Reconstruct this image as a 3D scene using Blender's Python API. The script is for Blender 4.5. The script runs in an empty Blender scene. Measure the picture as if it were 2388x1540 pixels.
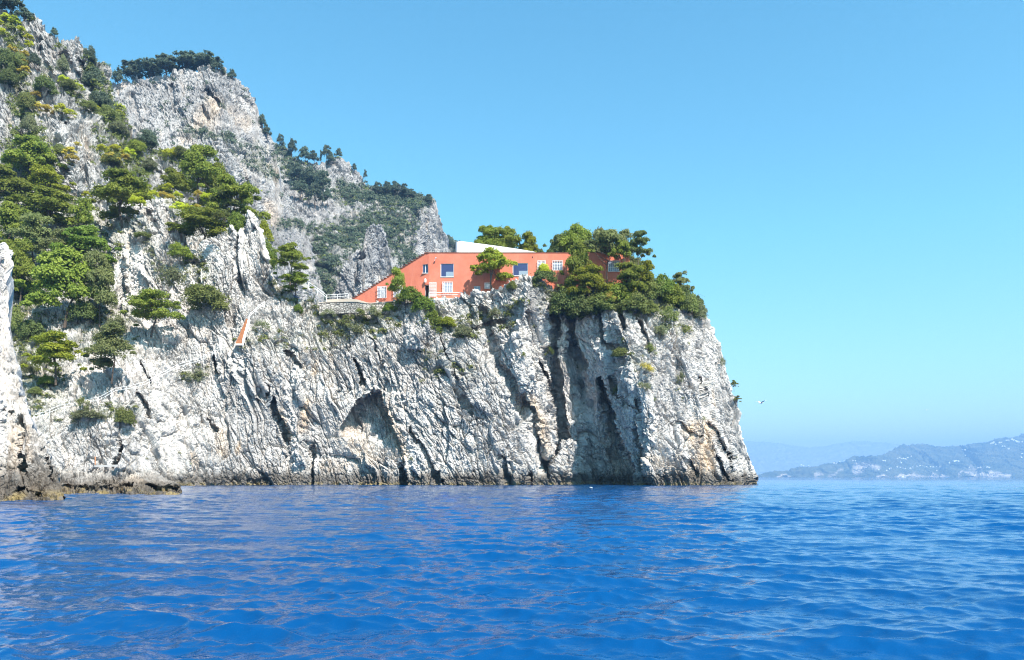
import bpy, bmesh, math, random
import numpy as np
from mathutils import Vector, Matrix

# ------------------------------------------------------------------ basics
SC = bpy.context.scene
COL = SC.collection
F = 1874.0          # focal length in photo units (photo taken as 2388 x 1540)
CX, HY = 1194.0, 1113.0
H = 1.5             # eye height above the water
rnd = random.Random(7)

def W(px, py, Y):
    """point at distance Y seen in direction (px, py)"""
    return ((px - CX) / F * Y, Y, H + (HY - py) / F * Y)

def tag(o, label=None, cat=None, group=None, kind=None):
    if label: o['label'] = label
    if cat: o['category'] = cat
    if group: o['group'] = group
    if kind: o['kind'] = kind
    return o

def mesh_np(name, V, Fq, mat=None, parent=None, smooth=False, attrs=None):
    """V (n,3) float, Fq (m,3|4) int -> ONE mesh object"""
    V = np.asarray(V, np.float32); Fq = np.asarray(Fq, np.int32)
    me = bpy.data.meshes.new(name)
    k = Fq.shape[1]
    me.vertices.add(len(V)); me.vertices.foreach_set('co', V.ravel())
    me.loops.add(Fq.size); me.loops.foreach_set('vertex_index', Fq.ravel())
    me.polygons.add(len(Fq))
    me.polygons.foreach_set('loop_start', np.arange(0, Fq.size, k, dtype=np.int32))
    me.polygons.foreach_set('use_smooth', np.full(len(Fq), smooth, bool))
    me.update(calc_edges=True)
    for an, av in (attrs or {}).items():
        a = me.attributes.new(an, 'FLOAT', 'POINT'); a.data.foreach_set('value', np.asarray(av, np.float32).ravel())
    if mat: me.materials.append(mat)
    o = bpy.data.objects.new(name, me); COL.objects.link(o)
    if parent: o.parent = parent
    return o

class MB:
    """collects shapes for ONE mesh"""
    def __init__(s): s.bm = bmesh.new()
    def quad(s, pts):
        return s.bm.faces.new([s.bm.verts.new(p) for p in pts])
    def box(s, a, b, M=None):
        x0, y0, z0 = a; x1, y1, z1 = b
        c = [Vector(p) for p in ((x0,y0,z0),(x1,y0,z0),(x1,y1,z0),(x0,y1,z0),(x0,y0,z1),(x1,y0,z1),(x1,y1,z1),(x0,y1,z1))]
        if M: c = [M @ p for p in c]
        v = [s.bm.verts.new(p) for p in c]
        for f in ((3,2,1,0),(4,5,6,7),(0,1,5,4),(1,2,6,5),(2,3,7,6),(3,0,4,7)): s.bm.faces.new([v[i] for i in f])
    def tube(s, pts, r0, r1=None, n=6, cap=True):
        pts = [Vector(p) for p in pts]; r1 = r0 if r1 is None else r1
        rings = []
        for i, p in enumerate(pts):
            d = (pts[min(i+1, len(pts)-1)] - pts[max(i-1, 0)]).normalized()
            u = d.cross(Vector((0.31, 0.2, 0.93)) if abs(d.z) < .9 else Vector((1, 0, 0))).normalized(); w = d.cross(u)
            r = r0 + (r1 - r0) * i / max(1, len(pts)-1)
            rings.append([s.bm.verts.new(p + (u*math.cos(6.2832*k/n) + w*math.sin(6.2832*k/n))*r) for k in range(n)])
        for a, b in zip(rings, rings[1:]):
            for k in range(n): s.bm.faces.new((a[k], a[(k+1)%n], b[(k+1)%n], b[k]))
        if cap: s.bm.faces.new(rings[0][::-1]); s.bm.faces.new(rings[-1])
    def build(s, name, mat, parent=None, smooth=False):
        bmesh.ops.recalc_face_normals(s.bm, faces=s.bm.faces)
        me = bpy.data.meshes.new(name); s.bm.to_mesh(me); s.bm.free()
        if smooth: me.polygons.foreach_set('use_smooth', [True]*len(me.polygons))
        me.materials.append(mat)
        o = bpy.data.objects.new(name, me); COL.objects.link(o)
        if parent: o.parent = parent
        return o

def empty(name, loc, rz=0.0, scale=(1,1,1)):
    o = bpy.data.objects.new(name, None); COL.objects.link(o)
    o.location = loc; o.rotation_euler = (0,0,rz); o.scale = scale; o.empty_display_size = .1
    return o

# ------------------------------------------------------------------ numpy noise
def _h(ix, iy, iz, seed):
    h = (ix.astype(np.uint32)*np.uint32(0x8da6b343)) ^ (iy.astype(np.uint32)*np.uint32(0xd8163841)) ^ (iz.astype(np.uint32)*np.uint32(0xcb1ab31f)) ^ np.uint32((seed*0x9E3779B1) & 0xffffffff)
    h ^= h >> np.uint32(15); h *= np.uint32(0x2c1b3c6d); h ^= h >> np.uint32(12); h *= np.uint32(0x297a2d39); h ^= h >> np.uint32(15)
    return h
def _r(h, k=0):
    if k: h = (h ^ np.uint32((k*0x85ebca6b) & 0xffffffff)) * np.uint32(0xc2b2ae35); h = h ^ (h >> np.uint32(13))
    return (h & np.uint32(0xffff)).astype(np.float32) * np.float32(1/65535.)
def vnoise(P, seed):
    b = np.floor(P); f = (P - b).astype(np.float32); b = b.astype(np.int64)
    u = f*f*f*(f*(f*6-15)+10)
    out = np.zeros(len(P), np.float32)
    for dx in (0,1):
        wx = u[:,0] if dx else 1-u[:,0]
        for dy in (0,1):
            wy = u[:,1] if dy else 1-u[:,1]
            for dz in (0,1):
                wz = u[:,2] if dz else 1-u[:,2]
                out += wx*wy*wz*_r(_h(b[:,0]+dx, b[:,1]+dy, b[:,2]+dz, seed))
    return out*2-1
def fbm(P, seed, n=4, gain=.5):
    o = np.zeros(len(P), np.float32); a = 1.0; t = 0
    for k in range(n):
        o += a*vnoise(P*(2.03**k)+17.3*k, seed+k); t += a; a *= gain
    return o/t
def cells(P, seed):
    """Voronoi blocks: (random height, tilt plane, F2-F1)"""
    b0 = np.floor(P-.5).astype(np.int64); n = len(P)
    f1 = np.full(n, 9, np.float32); f2 = np.full(n, 9, np.float32)
    hh = np.zeros(n, np.float32); tl = np.zeros(n, np.float32)
    for dx in (0,1):
        for dy in (0,1):
            for dz in (0,1):
                ix = b0[:,0]+dx; iy = b0[:,1]+dy; iz = b0[:,2]+dz
                h = _h(ix, iy, iz, seed)
                ex = (P[:,0]-ix-.5-(_r(h,1)-.5)*.9).astype(np.float32); ey = (P[:,1]-iy-.5-(_r(h,2)-.5)*.9).astype(np.float32); ez = (P[:,2]-iz-.5-(_r(h,3)-.5)*.9).astype(np.float32)
                d = ex*ex+ey*ey+ez*ez
                m = d < f1
                f2 = np.where(m, f1, np.minimum(f2, d)); f1 = np.where(m, d, f1)
                hh = np.where(m, _r(h,4), hh)
                tl = np.where(m, ex*(_r(h,5)-.5)*2+ez*(_r(h,6)-.5)*2+ey*(_r(h,7)-.5)*2, tl)
    return hh, tl, np.sqrt(f2)-np.sqrt(f1)
def sstep(a, b, x):
    t = np.clip((x-a)/(b-a), 0, 1); return t*t*(3-2*t)

def tps(ctrl):
    c = np.array(ctrl, float); p = c[:,:2]/1000; z = c[:,2]; n = len(c)
    def K(d2): return np.where(d2 > 1e-12, d2*np.log(np.maximum(d2,1e-12)), 0)
    d2 = ((p[:,None]-p[None])**2).sum(-1)
    A = np.zeros((n+3, n+3)); A[:n,:n] = K(d2)+np.eye(n)*2e-4; A[:n,n] = 1; A[:n,n+1:] = p; A[n,:n] = 1; A[n+1:,:n] = p.T
    w = np.linalg.solve(A, np.r_[z, 0, 0, 0])
    def f(x, y):
        x = np.asarray(x, float)/1000; y = np.asarray(y, float)/1000
        o = w[n]+w[n+1]*x+w[n+2]*y
        for i in range(n): o = o+w[i]*K((x-p[i,0])**2+(y-p[i,1])**2)
        return o
    return f

def stroke_field(px, py, pts, wl, wr):
    """0..1 field round a polyline; wl / wr = widths (start, end) to its left / right (as seen)"""
    pts = np.array(pts, float)
    L = np.r_[0, np.cumsum(np.hypot(*np.diff(pts, axis=0).T))]; T = L[-1]
    best = np.full(px.shape, 1e9); f = np.zeros(px.shape)
    for i in range(len(pts)-1):
        a, b = pts[i], pts[i+1]; d = b-a; l2 = (d**2).sum()
        t = np.clip(((px-a[0])*d[0]+(py-a[1])*d[1])/l2, 0, 1)
        qx = px-(a[0]+t*d[0]); qy = py-(a[1]+t*d[1])
        dist = np.hypot(qx, qy); side = d[0]*qy-d[1]*qx      # >0 : to the left of a downward stroke
        s = (L[i]+t*math.sqrt(l2))/T
        w = np.where(side > 0, wl[0]+(wl[1]-wl[0])*s, wr[0]+(wr[1]-wr[0])*s)
        m = dist < best; best = np.where(m, dist, best)
        f = np.where(m, 1-sstep(0, 1, dist/np.maximum(w, .5)), f)
    return f

# ------------------------------------------------------------------ materials
def new_mat(name):
    m = bpy.data.materials.new(name); m.use_nodes = True
    nt = m.node_tree; b = nt.nodes['Principled BSDF']
    return m, nt, b
def N(nt, t, **kw):
    n = nt.nodes.new(t)
    for k, v in kw.items():
        if k in n.inputs: n.inputs[k].default_value = v
        else: setattr(n, k, v)
    return n
def ramp(nt, fac, stops):
    r = nt.nodes.new('ShaderNodeValToRGB'); e = r.color_ramp.elements
    while len(e) < len(stops): e.new(.5)
    for q, (p, c) in zip(e, stops): q.position = p; q.color = (*c, 1) if len(c) == 3 else c
    nt.links.new(fac, r.inputs[0]); return r.outputs[0]
def mix(nt, fac, a, b, mode='MIX'):
    m = nt.nodes.new('ShaderNodeMix'); m.data_type = 'RGBA'; m.blend_type = mode
    for sock, v in ((m.inputs['Factor'], fac), (m.inputs['A'], a), (m.inputs['B'], b)):
        if hasattr(v, 'is_linked'): nt.links.new(v, sock)
        elif isinstance(v, (int, float)): sock.default_value = v
        else: sock.default_value = (*v, 1)
    return m.outputs['Result']
def mth(nt, op, a, b=0.0, c=None):
    m = nt.nodes.new('ShaderNodeMath'); m.operation = op
    for i, v in enumerate((a, b, c)):
        if v is None: continue
        if hasattr(v, 'is_linked'): nt.links.new(v, m.inputs[i])
        else: m.inputs[i].default_value = v
    return m.outputs[0]
def noise(nt, vec, scale, detail=4, rough=.55):
    n = N(nt, 'ShaderNodeTexNoise', Scale=scale, Detail=detail, Roughness=rough); nt.links.new(vec, n.inputs['Vector']); return n.outputs['Fac']

def rock_mat(name, light=(.655,.615,.57), grey=(.44,.415,.395), s=1.0, wet=True, soil=(.13,.135,.07), tide=1.0):
    m, nt, b = new_mat(name)
    geo = N(nt, 'ShaderNodeNewGeometry'); pos = geo.outputs['Position']
    mp = N(nt, 'ShaderNodeMapping'); mp.inputs['Rotation'].default_value = (0, math.radians(24), 0); mp.inputs['Scale'].default_value = (1, .8, .32)
    nt.links.new(pos, mp.inputs['Vector']); sv = mp.outputs[0]
    n1 = noise(nt, pos, .09*s, 5); n2 = noise(nt, sv, .55*s, 6, .62); n3 = noise(nt, sv, 2.2*s, 6, .7)
    base = mix(nt, ramp(nt, n1, [(.36,(0,0,0)),(.62,(1,1,1))]), grey, light)
    base = mix(nt, ramp(nt, n2, [(.36,(.8,.8,.8)),(.5,(0,0,0))]), base, tuple(c*.62 for c in grey))
    base = mix(nt, ramp(nt, n3, [(.60,(0,0,0)),(.74,(.55,.55,.55))]), base, (.76,.73,.70))
    sp = ramp(nt, noise(nt, pos, 3.4*s, 3, .6), [(.60,(0,0,0)),(.70,(.55,.55,.55))])
    base = mix(nt, sp, base, (.22,.21,.20))
    pk = ramp(nt, noise(nt, pos, .31*s, 3), [(.55,(0,0,0)),(.72,(.5,.5,.5))])
    base = mix(nt, pk, base, (.64,.57,.51))
    at = N(nt, 'ShaderNodeAttribute', attribute_name='stain')
    och = mix(nt, n2, (.50,.33,.20), (.66,.52,.36))
    base = mix(nt, mth(nt, 'MULTIPLY', at.outputs['Fac'], ramp(nt, n2, [(.3,(.3,.3,.3)),(.6,(1,1,1))])), base, och)
    av = N(nt, 'ShaderNodeAttribute', attribute_name='veg')
    vf = mth(nt, 'MULTIPLY', av.outputs['Fac'], ramp(nt, noise(nt, pos, .8*s, 5, .7), [(.38,(0,0,0)),(.58,(1,1,1))]))
    base = mix(nt, vf, base, mix(nt, n3, soil, (.10,.115,.05)))
    m2 = N(nt, 'ShaderNodeMapping'); m2.inputs['Rotation'].default_value = (0, math.radians(16), 0); m2.inputs['Scale'].default_value = (1, .5, .07); nt.links.new(pos, m2.inputs['Vector'])
    base = mix(nt, ramp(nt, noise(nt, m2.outputs[0], .75*s, 5, .65), [(.52,(0,0,0)),(.68,(.6,.6,.6))]), base, tuple(c*.72 for c in grey))
    base = mix(nt, ramp(nt, noise(nt, m2.outputs[0], .5*s, 4, .6), [(.60,(0,0,0)),(.72,(.5,.5,.5))]), base, (.60,.49,.38))
    bump_d = .12/s
    if wet:
        sx = N(nt, 'ShaderNodeSeparateXYZ'); nt.links.new(pos, sx.inputs[0])
        z = mth(nt, 'ADD', sx.outputs['Z'], mth(nt, 'MULTIPLY', mth(nt, 'SUBTRACT', noise(nt, sv, .5, 5, .7), .5), -4.5*tide))
        dk = N(nt, 'ShaderNodeMapRange'); dk.inputs['From Min'].default_value = 3.3*tide; dk.inputs['From Max'].default_value = 1.5*tide; nt.links.new(z, dk.inputs['Value'])
        base = mix(nt, mth(nt, 'MULTIPLY', dk.outputs[0], .86), base, (.09,.075,.06))
        al = N(nt, 'ShaderNodeMapRange'); al.inputs['From Min'].default_value = .75; al.inputs['From Max'].default_value = .25; nt.links.new(sx.outputs['Z'], al.inputs['Value'])
        base = mix(nt, mth(nt, 'MULTIPLY', al.outputs[0], ramp(nt, noise(nt, pos, .7, 4), [(.45,(0,0,0)),(.62,(.75,.75,.75))])), base, (.33,.25,.10))
    nt.links.new(base, b.inputs['Base Color']); b.inputs['Roughness'].default_value = .92; b.inputs['Specular IOR Level'].default_value = .2
    bp = N(nt, 'ShaderNodeBump', Strength=.9, Distance=bump_d*2.2); nt.links.new(n3, bp.inputs['Height']); 
    bp2 = N(nt, 'ShaderNodeBump', Strength=.8, Distance=bump_d); nt.links.new(noise(nt, sv, 7*s, 4, .7), bp2.inputs['Height']); nt.links.new(bp.outputs[0], bp2.inputs['Normal'])
    nt.links.new(bp2.outputs[0], b.inputs['Normal'])
    return m

def leaf_mat(name, a, bcol, trans=.48):
    m, nt, b = new_mat(name)
    at = N(nt, 'ShaderNodeAttribute', attribute_name='rnd'); oi = N(nt, 'ShaderNodeObjectInfo')
    c = mix(nt, at.outputs['Fac'], tuple(1.5*v for v in a), tuple(1.25*v for v in bcol))
    hs = N(nt, 'ShaderNodeHueSaturation'); nt.links.new(c, hs.inputs['Color'])
    nt.links.new(mth(nt, 'MULTIPLY_ADD', oi.outputs['Random'], .022, .486), hs.inputs['Hue'])
    nt.links.new(mth(nt, 'MULTIPLY_ADD', oi.outputs['Random'], .45, .8), hs.inputs['Value'])
    nt.links.new(hs.outputs[0], b.inputs['Base Color']); b.inputs['Roughness'].default_value = .65; b.inputs['Specular IOR Level'].default_value = .25
    tr = N(nt, 'ShaderNodeBsdfTranslucent'); nt.links.new(hs.outputs[0], tr.inputs['Color'])
    ms = N(nt, 'ShaderNodeMixShader', Fac=trans); nt.links.new(b.outputs[0], ms.inputs[1]); nt.links.new(tr.outputs[0], ms.inputs[2])
    nt.links.new(ms.outputs[0], nt.nodes['Material Output'].inputs['Surface'])
    return m

def plain(name, col, rough=.7, var=.12, scale=2.0, bump=0.0, spec=.3):
    m, nt, b = new_mat(name)
    geo = N(nt, 'ShaderNodeNewGeometry'); n = noise(nt, geo.outputs['Position'], scale, 5, .6)
    c = mix(nt, ramp(nt, n, [(.3,(0,0,0)),(.7,(1,1,1))]), tuple(x*(1-var) for x in col), tuple(min(1,x*(1+var)) for x in col))
    nt.links.new(c, b.inputs['Base Color']); b.inputs['Roughness'].default_value = rough; b.inputs['Specular IOR Level'].default_value = spec
    if bump:
        bp = N(nt, 'ShaderNodeBump', Strength=.6, Distance=bump); nt.links.new(noise(nt, geo.outputs['Position'], scale*6, 4), bp.inputs['Height']); nt.links.new(bp.outputs[0], b.inputs['Normal'])
    return m

M = {}
M['rock'] = rock_mat('limestone')
M['rock_far'] = rock_mat('mountain_limestone', light=(.40,.385,.37), grey=(.29,.282,.28), s=.42, wet=False)
M['rock_mid'] = rock_mat('crag_limestone', light=(.53,.505,.48), grey=(.35,.34,.33), s=.8, wet=False)
M['rock_shelf'] = rock_mat('shore_limestone', light=(.54,.50,.45), grey=(.33,.31,.29), s=1.6, tide=.6)
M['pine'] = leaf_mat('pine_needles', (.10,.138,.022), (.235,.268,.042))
M['pine_bright'] = leaf_mat('bright_pine_needles', (.125,.155,.016), (.28,.295,.03))  # brighter, yellower green needles
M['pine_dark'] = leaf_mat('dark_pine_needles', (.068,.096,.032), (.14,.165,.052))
M['pine_grey'] = leaf_mat('greyish_pine_needles', (.105,.13,.046), (.21,.225,.085))
M['far_green'] = leaf_mat('haze_tinted_foliage', (.062,.092,.064), (.125,.155,.095))  # bluish leaf colour takes on part of the distance haze
M['scrub'] = leaf_mat('scrub_leaves', (.095,.125,.036), (.20,.218,.066))
M['scrub_grey'] = leaf_mat('grey_scrub_leaves', (.105,.12,.062), (.21,.22,.11))
M['green'] = leaf_mat('fresh_green_leaves', (.075,.118,.020), (.165,.215,.032))
M['spurge'] = leaf_mat('spurge_flowers', (.28,.32,.03), (.50,.51,.055))
M['spurge_ochre'] = leaf_mat('faded_spurge', (.31,.265,.05), (.47,.39,.085))
M['bark'] = plain('pine_bark', (.085,.062,.048), .9, .35, 3)
M['bark_pale'] = plain('pale_bark', (.12,.095,.075), .9, .3, 3)
m, nt, b = new_mat('red_plaster'); geo = N(nt, 'ShaderNodeNewGeometry'); mp = N(nt, 'ShaderNodeMapping'); mp.inputs['Scale'].default_value = (1, 1, .16); nt.links.new(geo.outputs['Position'], mp.inputs['Vector'])
c = mix(nt, ramp(nt, noise(nt, geo.outputs['Position'], .35, 6, .65), [(.32,(0,0,0)),(.68,(1,1,1))]), (.55,.155,.094), (.64,.21,.135))
c = mix(nt, ramp(nt, noise(nt, mp.outputs[0], 1.1, 5, .65), [(.54,(0,0,0)),(.72,(.55,.55,.55))]), c, (.46,.145,.105))
c = mix(nt, ramp(nt, noise(nt, mp.outputs[0], .8, 4, .6), [(.60,(0,0,0)),(.75,(.5,.5,.5))]), c, (.70,.28,.19)); nt.links.new(c, b.inputs['Base Color']); b.inputs['Roughness'].default_value = .9; b.inputs['Specular IOR Level'].default_value = .15
bp = N(nt, 'ShaderNodeBump', Strength=.5, Distance=.03); nt.links.new(noise(nt, geo.outputs['Position'], 3, 5, .6), bp.inputs['Height']); nt.links.new(bp.outputs[0], b.inputs['Normal']); M['red'] = m
M['nosing'] = plain('brick_nosing', (.20,.075,.05), .8, .3, 3)
M['white'] = plain('white_plaster', (.80,.79,.77), .8, .04, .8)
M['paint'] = plain('white_paint', (.78,.77,.76), .5, .04, 2)
M['sill'] = plain('stone_sill', (.62,.58,.55), .7, .1, 3)
M['dark'] = plain('dark_interior', (.018,.018,.022), .8, .2, 2)
M['brick_dark'] = plain('brick_riser', (.36,.15,.07), .85, .25, 3)
M['brick'] = plain('orange_brick', (.52,.235,.11), .85, .3, 2.5)
M['path'] = plain('pale_concrete', (.36,.34,.32), .85, .12, 1.0, bump=.03)
M['cap'] = plain('terrace_earth', (.46,.39,.32), .9, .15, 1.2)
m, nt, b = new_mat('window_glass'); b.inputs['Base Color'].default_value = (.03,.05,.11,1); b.inputs['Roughness'].default_value = .08; b.inputs['Specular IOR Level'].default_value = .6; M['glass'] = m
m, nt, b = new_mat('blue_shutter_glass'); b.inputs['Base Color'].default_value = (.030,.046,.13,1); b.inputs['Roughness'].default_value = .35; M['blind'] = m
m, nt, b = new_mat('painted_reflection_glass'); b.inputs['Base Color'].default_value = (.27,.31,.39,1); b.inputs['Roughness'].default_value = .15; M['pale_glass'] = m  # sky reflection put into the pale base colour
m, nt, b = new_mat('painted_lower_reflection'); b.inputs['Base Color'].default_value = (.24,.30,.36,1); b.inputs['Roughness'].default_value = .2; M['low_glass'] = m  # paler lower right of the pane, a reflection painted as base colour
# dry stone wall
m, nt, b = new_mat('dry_stone')
geo = N(nt, 'ShaderNodeNewGeometry'); mp = N(nt, 'ShaderNodeMapping'); mp.inputs['Scale'].default_value = (1, 1, 1.7); nt.links.new(geo.outputs['Position'], mp.inputs['Vector'])
vo = N(nt, 'ShaderNodeTexVoronoi', Scale=1.7); nt.links.new(mp.outputs[0], vo.inputs['Vector']); vo2 = N(nt, 'ShaderNodeTexVoronoi', Scale=1.7, feature='DISTANCE_TO_EDGE'); nt.links.new(mp.outputs[0], vo2.inputs['Vector'])
jt = ramp(nt, vo2.outputs['Distance'], [(.02,(0,0,0)),(.12,(1,1,1))])
sxx = N(nt, 'ShaderNodeSeparateColor'); nt.links.new(vo.outputs['Color'], sxx.inputs[0])
c = mix(nt, sxx.outputs[0], (.30,.27,.24), (.50,.46,.41)); c = mix(nt, jt, (.10,.09,.075), c); nt.links.new(c, b.inputs['Base Color']); b.inputs['Roughness'].default_value = .9
bp = N(nt, 'ShaderNodeBump', Strength=1, Distance=.12); nt.links.new(jt, bp.inputs['Height']); nt.links.new(bp.outputs[0], b.inputs['Normal']); M['stone'] = m

# ------------------------------------------------------------------ rock masses
def interp(pts):
    p = np.array(sorted(pts), float); return lambda x: np.interp(x, p[:,0], p[:,1])

class Mass: pass
def build_mass(name, top, ctrl, mat, step=1.1, foot=None, carves=(), stains=(), vegs=(), amp=1.0, scale=1.0, theta=lambda x: 25+0*x, seed=1, back=30., ystep=None, smooth=False, topjit=2.0, drop=1.0, flatback=False, recess=None):
    m = Mass(); T = interp(top); x0 = min(p[0] for p in top); x1 = max(p[0] for p in top)
    depth = tps(ctrl)
    xs = np.arange(x0, x1+step, step); nx = len(xs)
    ty = T(xs)
    jn = np.stack([xs/26., xs*0, xs*0], 1); ty = ty+topjit*2.2*fbm(jn, seed+91, 4, .6)
    if foot is None:
        yb = np.full(nx, 1140.)
        for _ in range(4):
            Yb = np.maximum(depth(xs, yb), 20); yb = HY+(H+1.6)/Yb*F
    else: yb = interp(foot)(xs)
    yb = np.maximum(yb, ty+3)
    ny = int(max(yb-ty)/(ystep or step))
    t = np.linspace(0, 1, ny)
    PX = np.repeat(xs[:,None], ny, 1); PY = yb[:,None]+(ty-yb)[:,None]*t[None]
    D = depth(PX, PY)
    q1 = np.stack([PX.ravel()/46, PY.ravel()/60, PX.ravel()*0], 1); q2 = np.stack([PX.ravel()/11, PY.ravel()/17, PX.ravel()*0], 1)
    WX = PX+(9*fbm(q1, seed+71, 2)+4.5*fbm(q2, seed+72, 2)).reshape(PX.shape); WY = PY+(12*fbm(q1+9, seed+73, 2)+5*fbm(q2+9, seed+74, 2)).reshape(PX.shape)
    cv = np.zeros_like(D)
    for pts, wl, wr, dd in carves:
        a = np.array(pts); R = max(*wl, *wr)
        i0, i1 = np.searchsorted(xs, (a[:,0].min()-R, a[:,0].max()+R))
        if i1 > i0: cv[i0:i1] += dd*stroke_field(WX[i0:i1], WY[i0:i1], pts, wl, wr)
    if recess: cv += recess(WX*.4+PX*.6, WY*.4+PY*.6)
    D = D+cv
    P = np.stack([(PX-CX)/F*D, D, H+(HY-PY)/F*D], -1)
    # back of the mass : goes on behind the crest
    nb = 12; q = np.linspace(0, 1, nb+1)[1:]**1.6
    crest = P[:,-1]; bk = []
    for k in q:
        s = 1+back*k/np.maximum(crest[:,1], 1)
        z = crest[:,2]-(0.03*back*k+.4*k if flatback else (back*drop)*(k**1.25))
        bk.append(np.stack([crest[:,0]*s, crest[:,1]*s, np.minimum(z, crest[:,2])], -1))
    P = np.concatenate([P, np.stack(bk, 1)], 1); nt_ = P.shape[1]
    # smooth normals
    gx = np.gradient(P, axis=0); gy = np.gradient(P, axis=1)
    nn = np.cross(gx, gy); nn /= np.linalg.norm(nn, axis=-1, keepdims=True)+1e-9
    def blur(a, k=6):
        for ax in (0, 1):
            c = np.cumsum(np.pad(a, [(k+1, k) if i == ax else (0, 0) for i in range(3)], mode='edge'), axis=ax)
            a = (np.take(c, range(2*k+1, c.shape[ax]), ax)-np.take(c, range(0, c.shape[ax]-2*k-1), ax))/(2*k+1)
        return a
    nn = blur(nn); nn /= np.linalg.norm(nn, axis=-1, keepdims=True)+1e-9
    S = P.reshape(-1, 3)/scale
    th = np.radians(np.repeat(theta(xs)[:,None], nt_, 1).ravel())
    w1 = fbm(S/7., seed+5, 3); w2 = fbm(S/7.+31, seed+6, 3)
    X = S[:,0]+1.6*w1; Z = S[:,2]+1.6*w2; Yc = S[:,1]
    a = X*np.sin(th)-Z*np.cos(th); c = X*np.cos(th)+Z*np.sin(th)
    Q = np.stack([c, Yc*.8, a/2.7], 1)
    d = 1.5*fbm(S/16., seed, 4)
    md = .22+.95*sstep(-.35, .45, fbm(S/6.+77, seed+30, 2)); mf = .45+.9*sstep(-.4, .4, fbm(S/3.+55, seed+31, 2))
    h, tl, e = cells(Q/4.2, seed+10); d += 1.1*(h-.5)+1.2*tl-.6*(1-sstep(0, .09, e))
    h, tl, e = cells(Q/1.45+9, seed+11); d += md*(.75*(h-.5)+.95*tl-.55*(1-sstep(0, .13, e)))
    h, tl, e = cells(np.stack([c, Yc, a/2.0], 1)/.58+5, seed+12); d += mf*(.36*(h-.5)+.50*tl-.30*(1-sstep(0, .17, e)))
    h, tl, e = cells(np.stack([c, Yc, a/1.5], 1)/.27+3, seed+13); d += .15*(h-.5)+.22*tl-.10*(1-sstep(0, .2, e))
    d += .16*fbm(S/.6, seed+20, 3, .6)
    h, tl, e = cells(np.stack([c/1.5, Yc/4, a/11.], 1)+7, seed+14); d += .5*tl-.55*(1-sstep(0, .07, e))*sstep(-.2, .3, w2)
    d = (d*amp*scale).reshape(P.shape[:2])
    if flatback: d[:, ny+1:] = np.minimum(d[:, ny+1:], .15)
    P2 = P+nn*d[..., None]
    st = np.zeros(P.shape[:2]); vg = np.zeros(P.shape[:2])
    for arr, lst in ((st, stains), (vg, vegs)):
        for pts, wd, v in lst:
            aa = np.array(pts); i0, i1 = np.searchsorted(xs, (aa[:,0].min()-wd, aa[:,0].max()+wd))
            if i1 > i0: arr[i0:i1,:ny] = np.maximum(arr[i0:i1,:ny], v*stroke_field(WX[i0:i1], WY[i0:i1], pts, (wd, wd), (wd, wd)))
    I = np.arange(nx*nt_).reshape(nx, nt_)
    Fq = np.stack([I[:-1,:-1], I[1:,:-1], I[1:,1:], I[:-1,1:]], -1).reshape(-1, 4)
    o = mesh_np(name, P2.reshape(-1, 3), Fq, mat, smooth=smooth, attrs={'stain': st, 'veg': vg})
    tag(o, kind='structure')
    m.o, m.xs, m.ty, m.yb, m.ny, m.P, m.nn, m.vg = o, xs, ty, yb, ny, P2[:,:ny], nn[:,:ny], vg
    def at(px, py, off=0.0):
        i = int(np.clip(np.searchsorted(xs, px), 0, nx-1)); t_ = (py-yb[i])/(ty[i]-yb[i]); j = int(np.clip(round(t_*(ny-1)), 0, ny-1))
        Y = float(np.median(P2[max(0,i-2):i+3, max(0,j-2):j+3, 1]))+off
        return Vector(W(px, py, Y))
    m.at = at
    return m

# ------------------------------------------------------------------ terrain
cliff_top = [(-40,430),(0,430),(150,430),(280,450),(420,455),(470,520),(520,560),(590,600),(640,650),(690,690),(740,703),(830,703),(1000,705),(1062,697),(1082,686),(1100,680),(1120,679),(1148,675),(1168,666),(1188,652),(1215,640),(1235,634),(1252,640),(1275,660),(1300,672),(1360,668),(1440,655),(1500,650),(1560,668),(1600,698),(1625,716),(1640,735),(1660,770),(1676,800),(1690,850),(1703,890),(1716,935),(1724,985),(1735,1030),(1748,1068),(1760,1098),(1768,1113)]
cliff_ctrl = [(60,1140,118),(100,1130,124),(260,1135,130),(430,1133,140),(560,1133,147),(730,1133,150),(860,1133,151),(950,1133,149),(1100,1133,147),(1300,1132,155),(1400,1132,157),(1480,1132,147),(1600,1132,146),(1700,1130,150),(1765,1128,160),
 (100,900,138),(300,900,140),(450,900,151),(600,900,151),(730,900,153),(900,900,154),(1000,900,151),(1100,900,150),(1230,900,152),(1300,900,158),(1380,900,158),(1450,900,149),(1520,900,147),(1600,900,150),(1690,900,160),(1740,1000,161),
 (60,720,158),(200,720,160),(300,720,160),(450,720,158),(600,720,158),(740,715,161),(900,715,160.5),(1050,715,159),(1085,690,158),(1120,690,157),(1160,690,156.5),(1150,720,157),(1200,720,155),(1240,720,152.5),(1310,720,160),(1380,720,157),(1450,720,154),(1560,720,157),(1640,740,164),
 (1235,640,157),(1150,670,157.5),(1440,655,159),(1540,660,164),(1500,690,158),(60,600,172),(300,600,172),(500,600,172),(630,650,168),(60,450,208),(300,450,204),(500,450,205),(760,800,156),(1000,800,155),(1130,800,153)]
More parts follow.
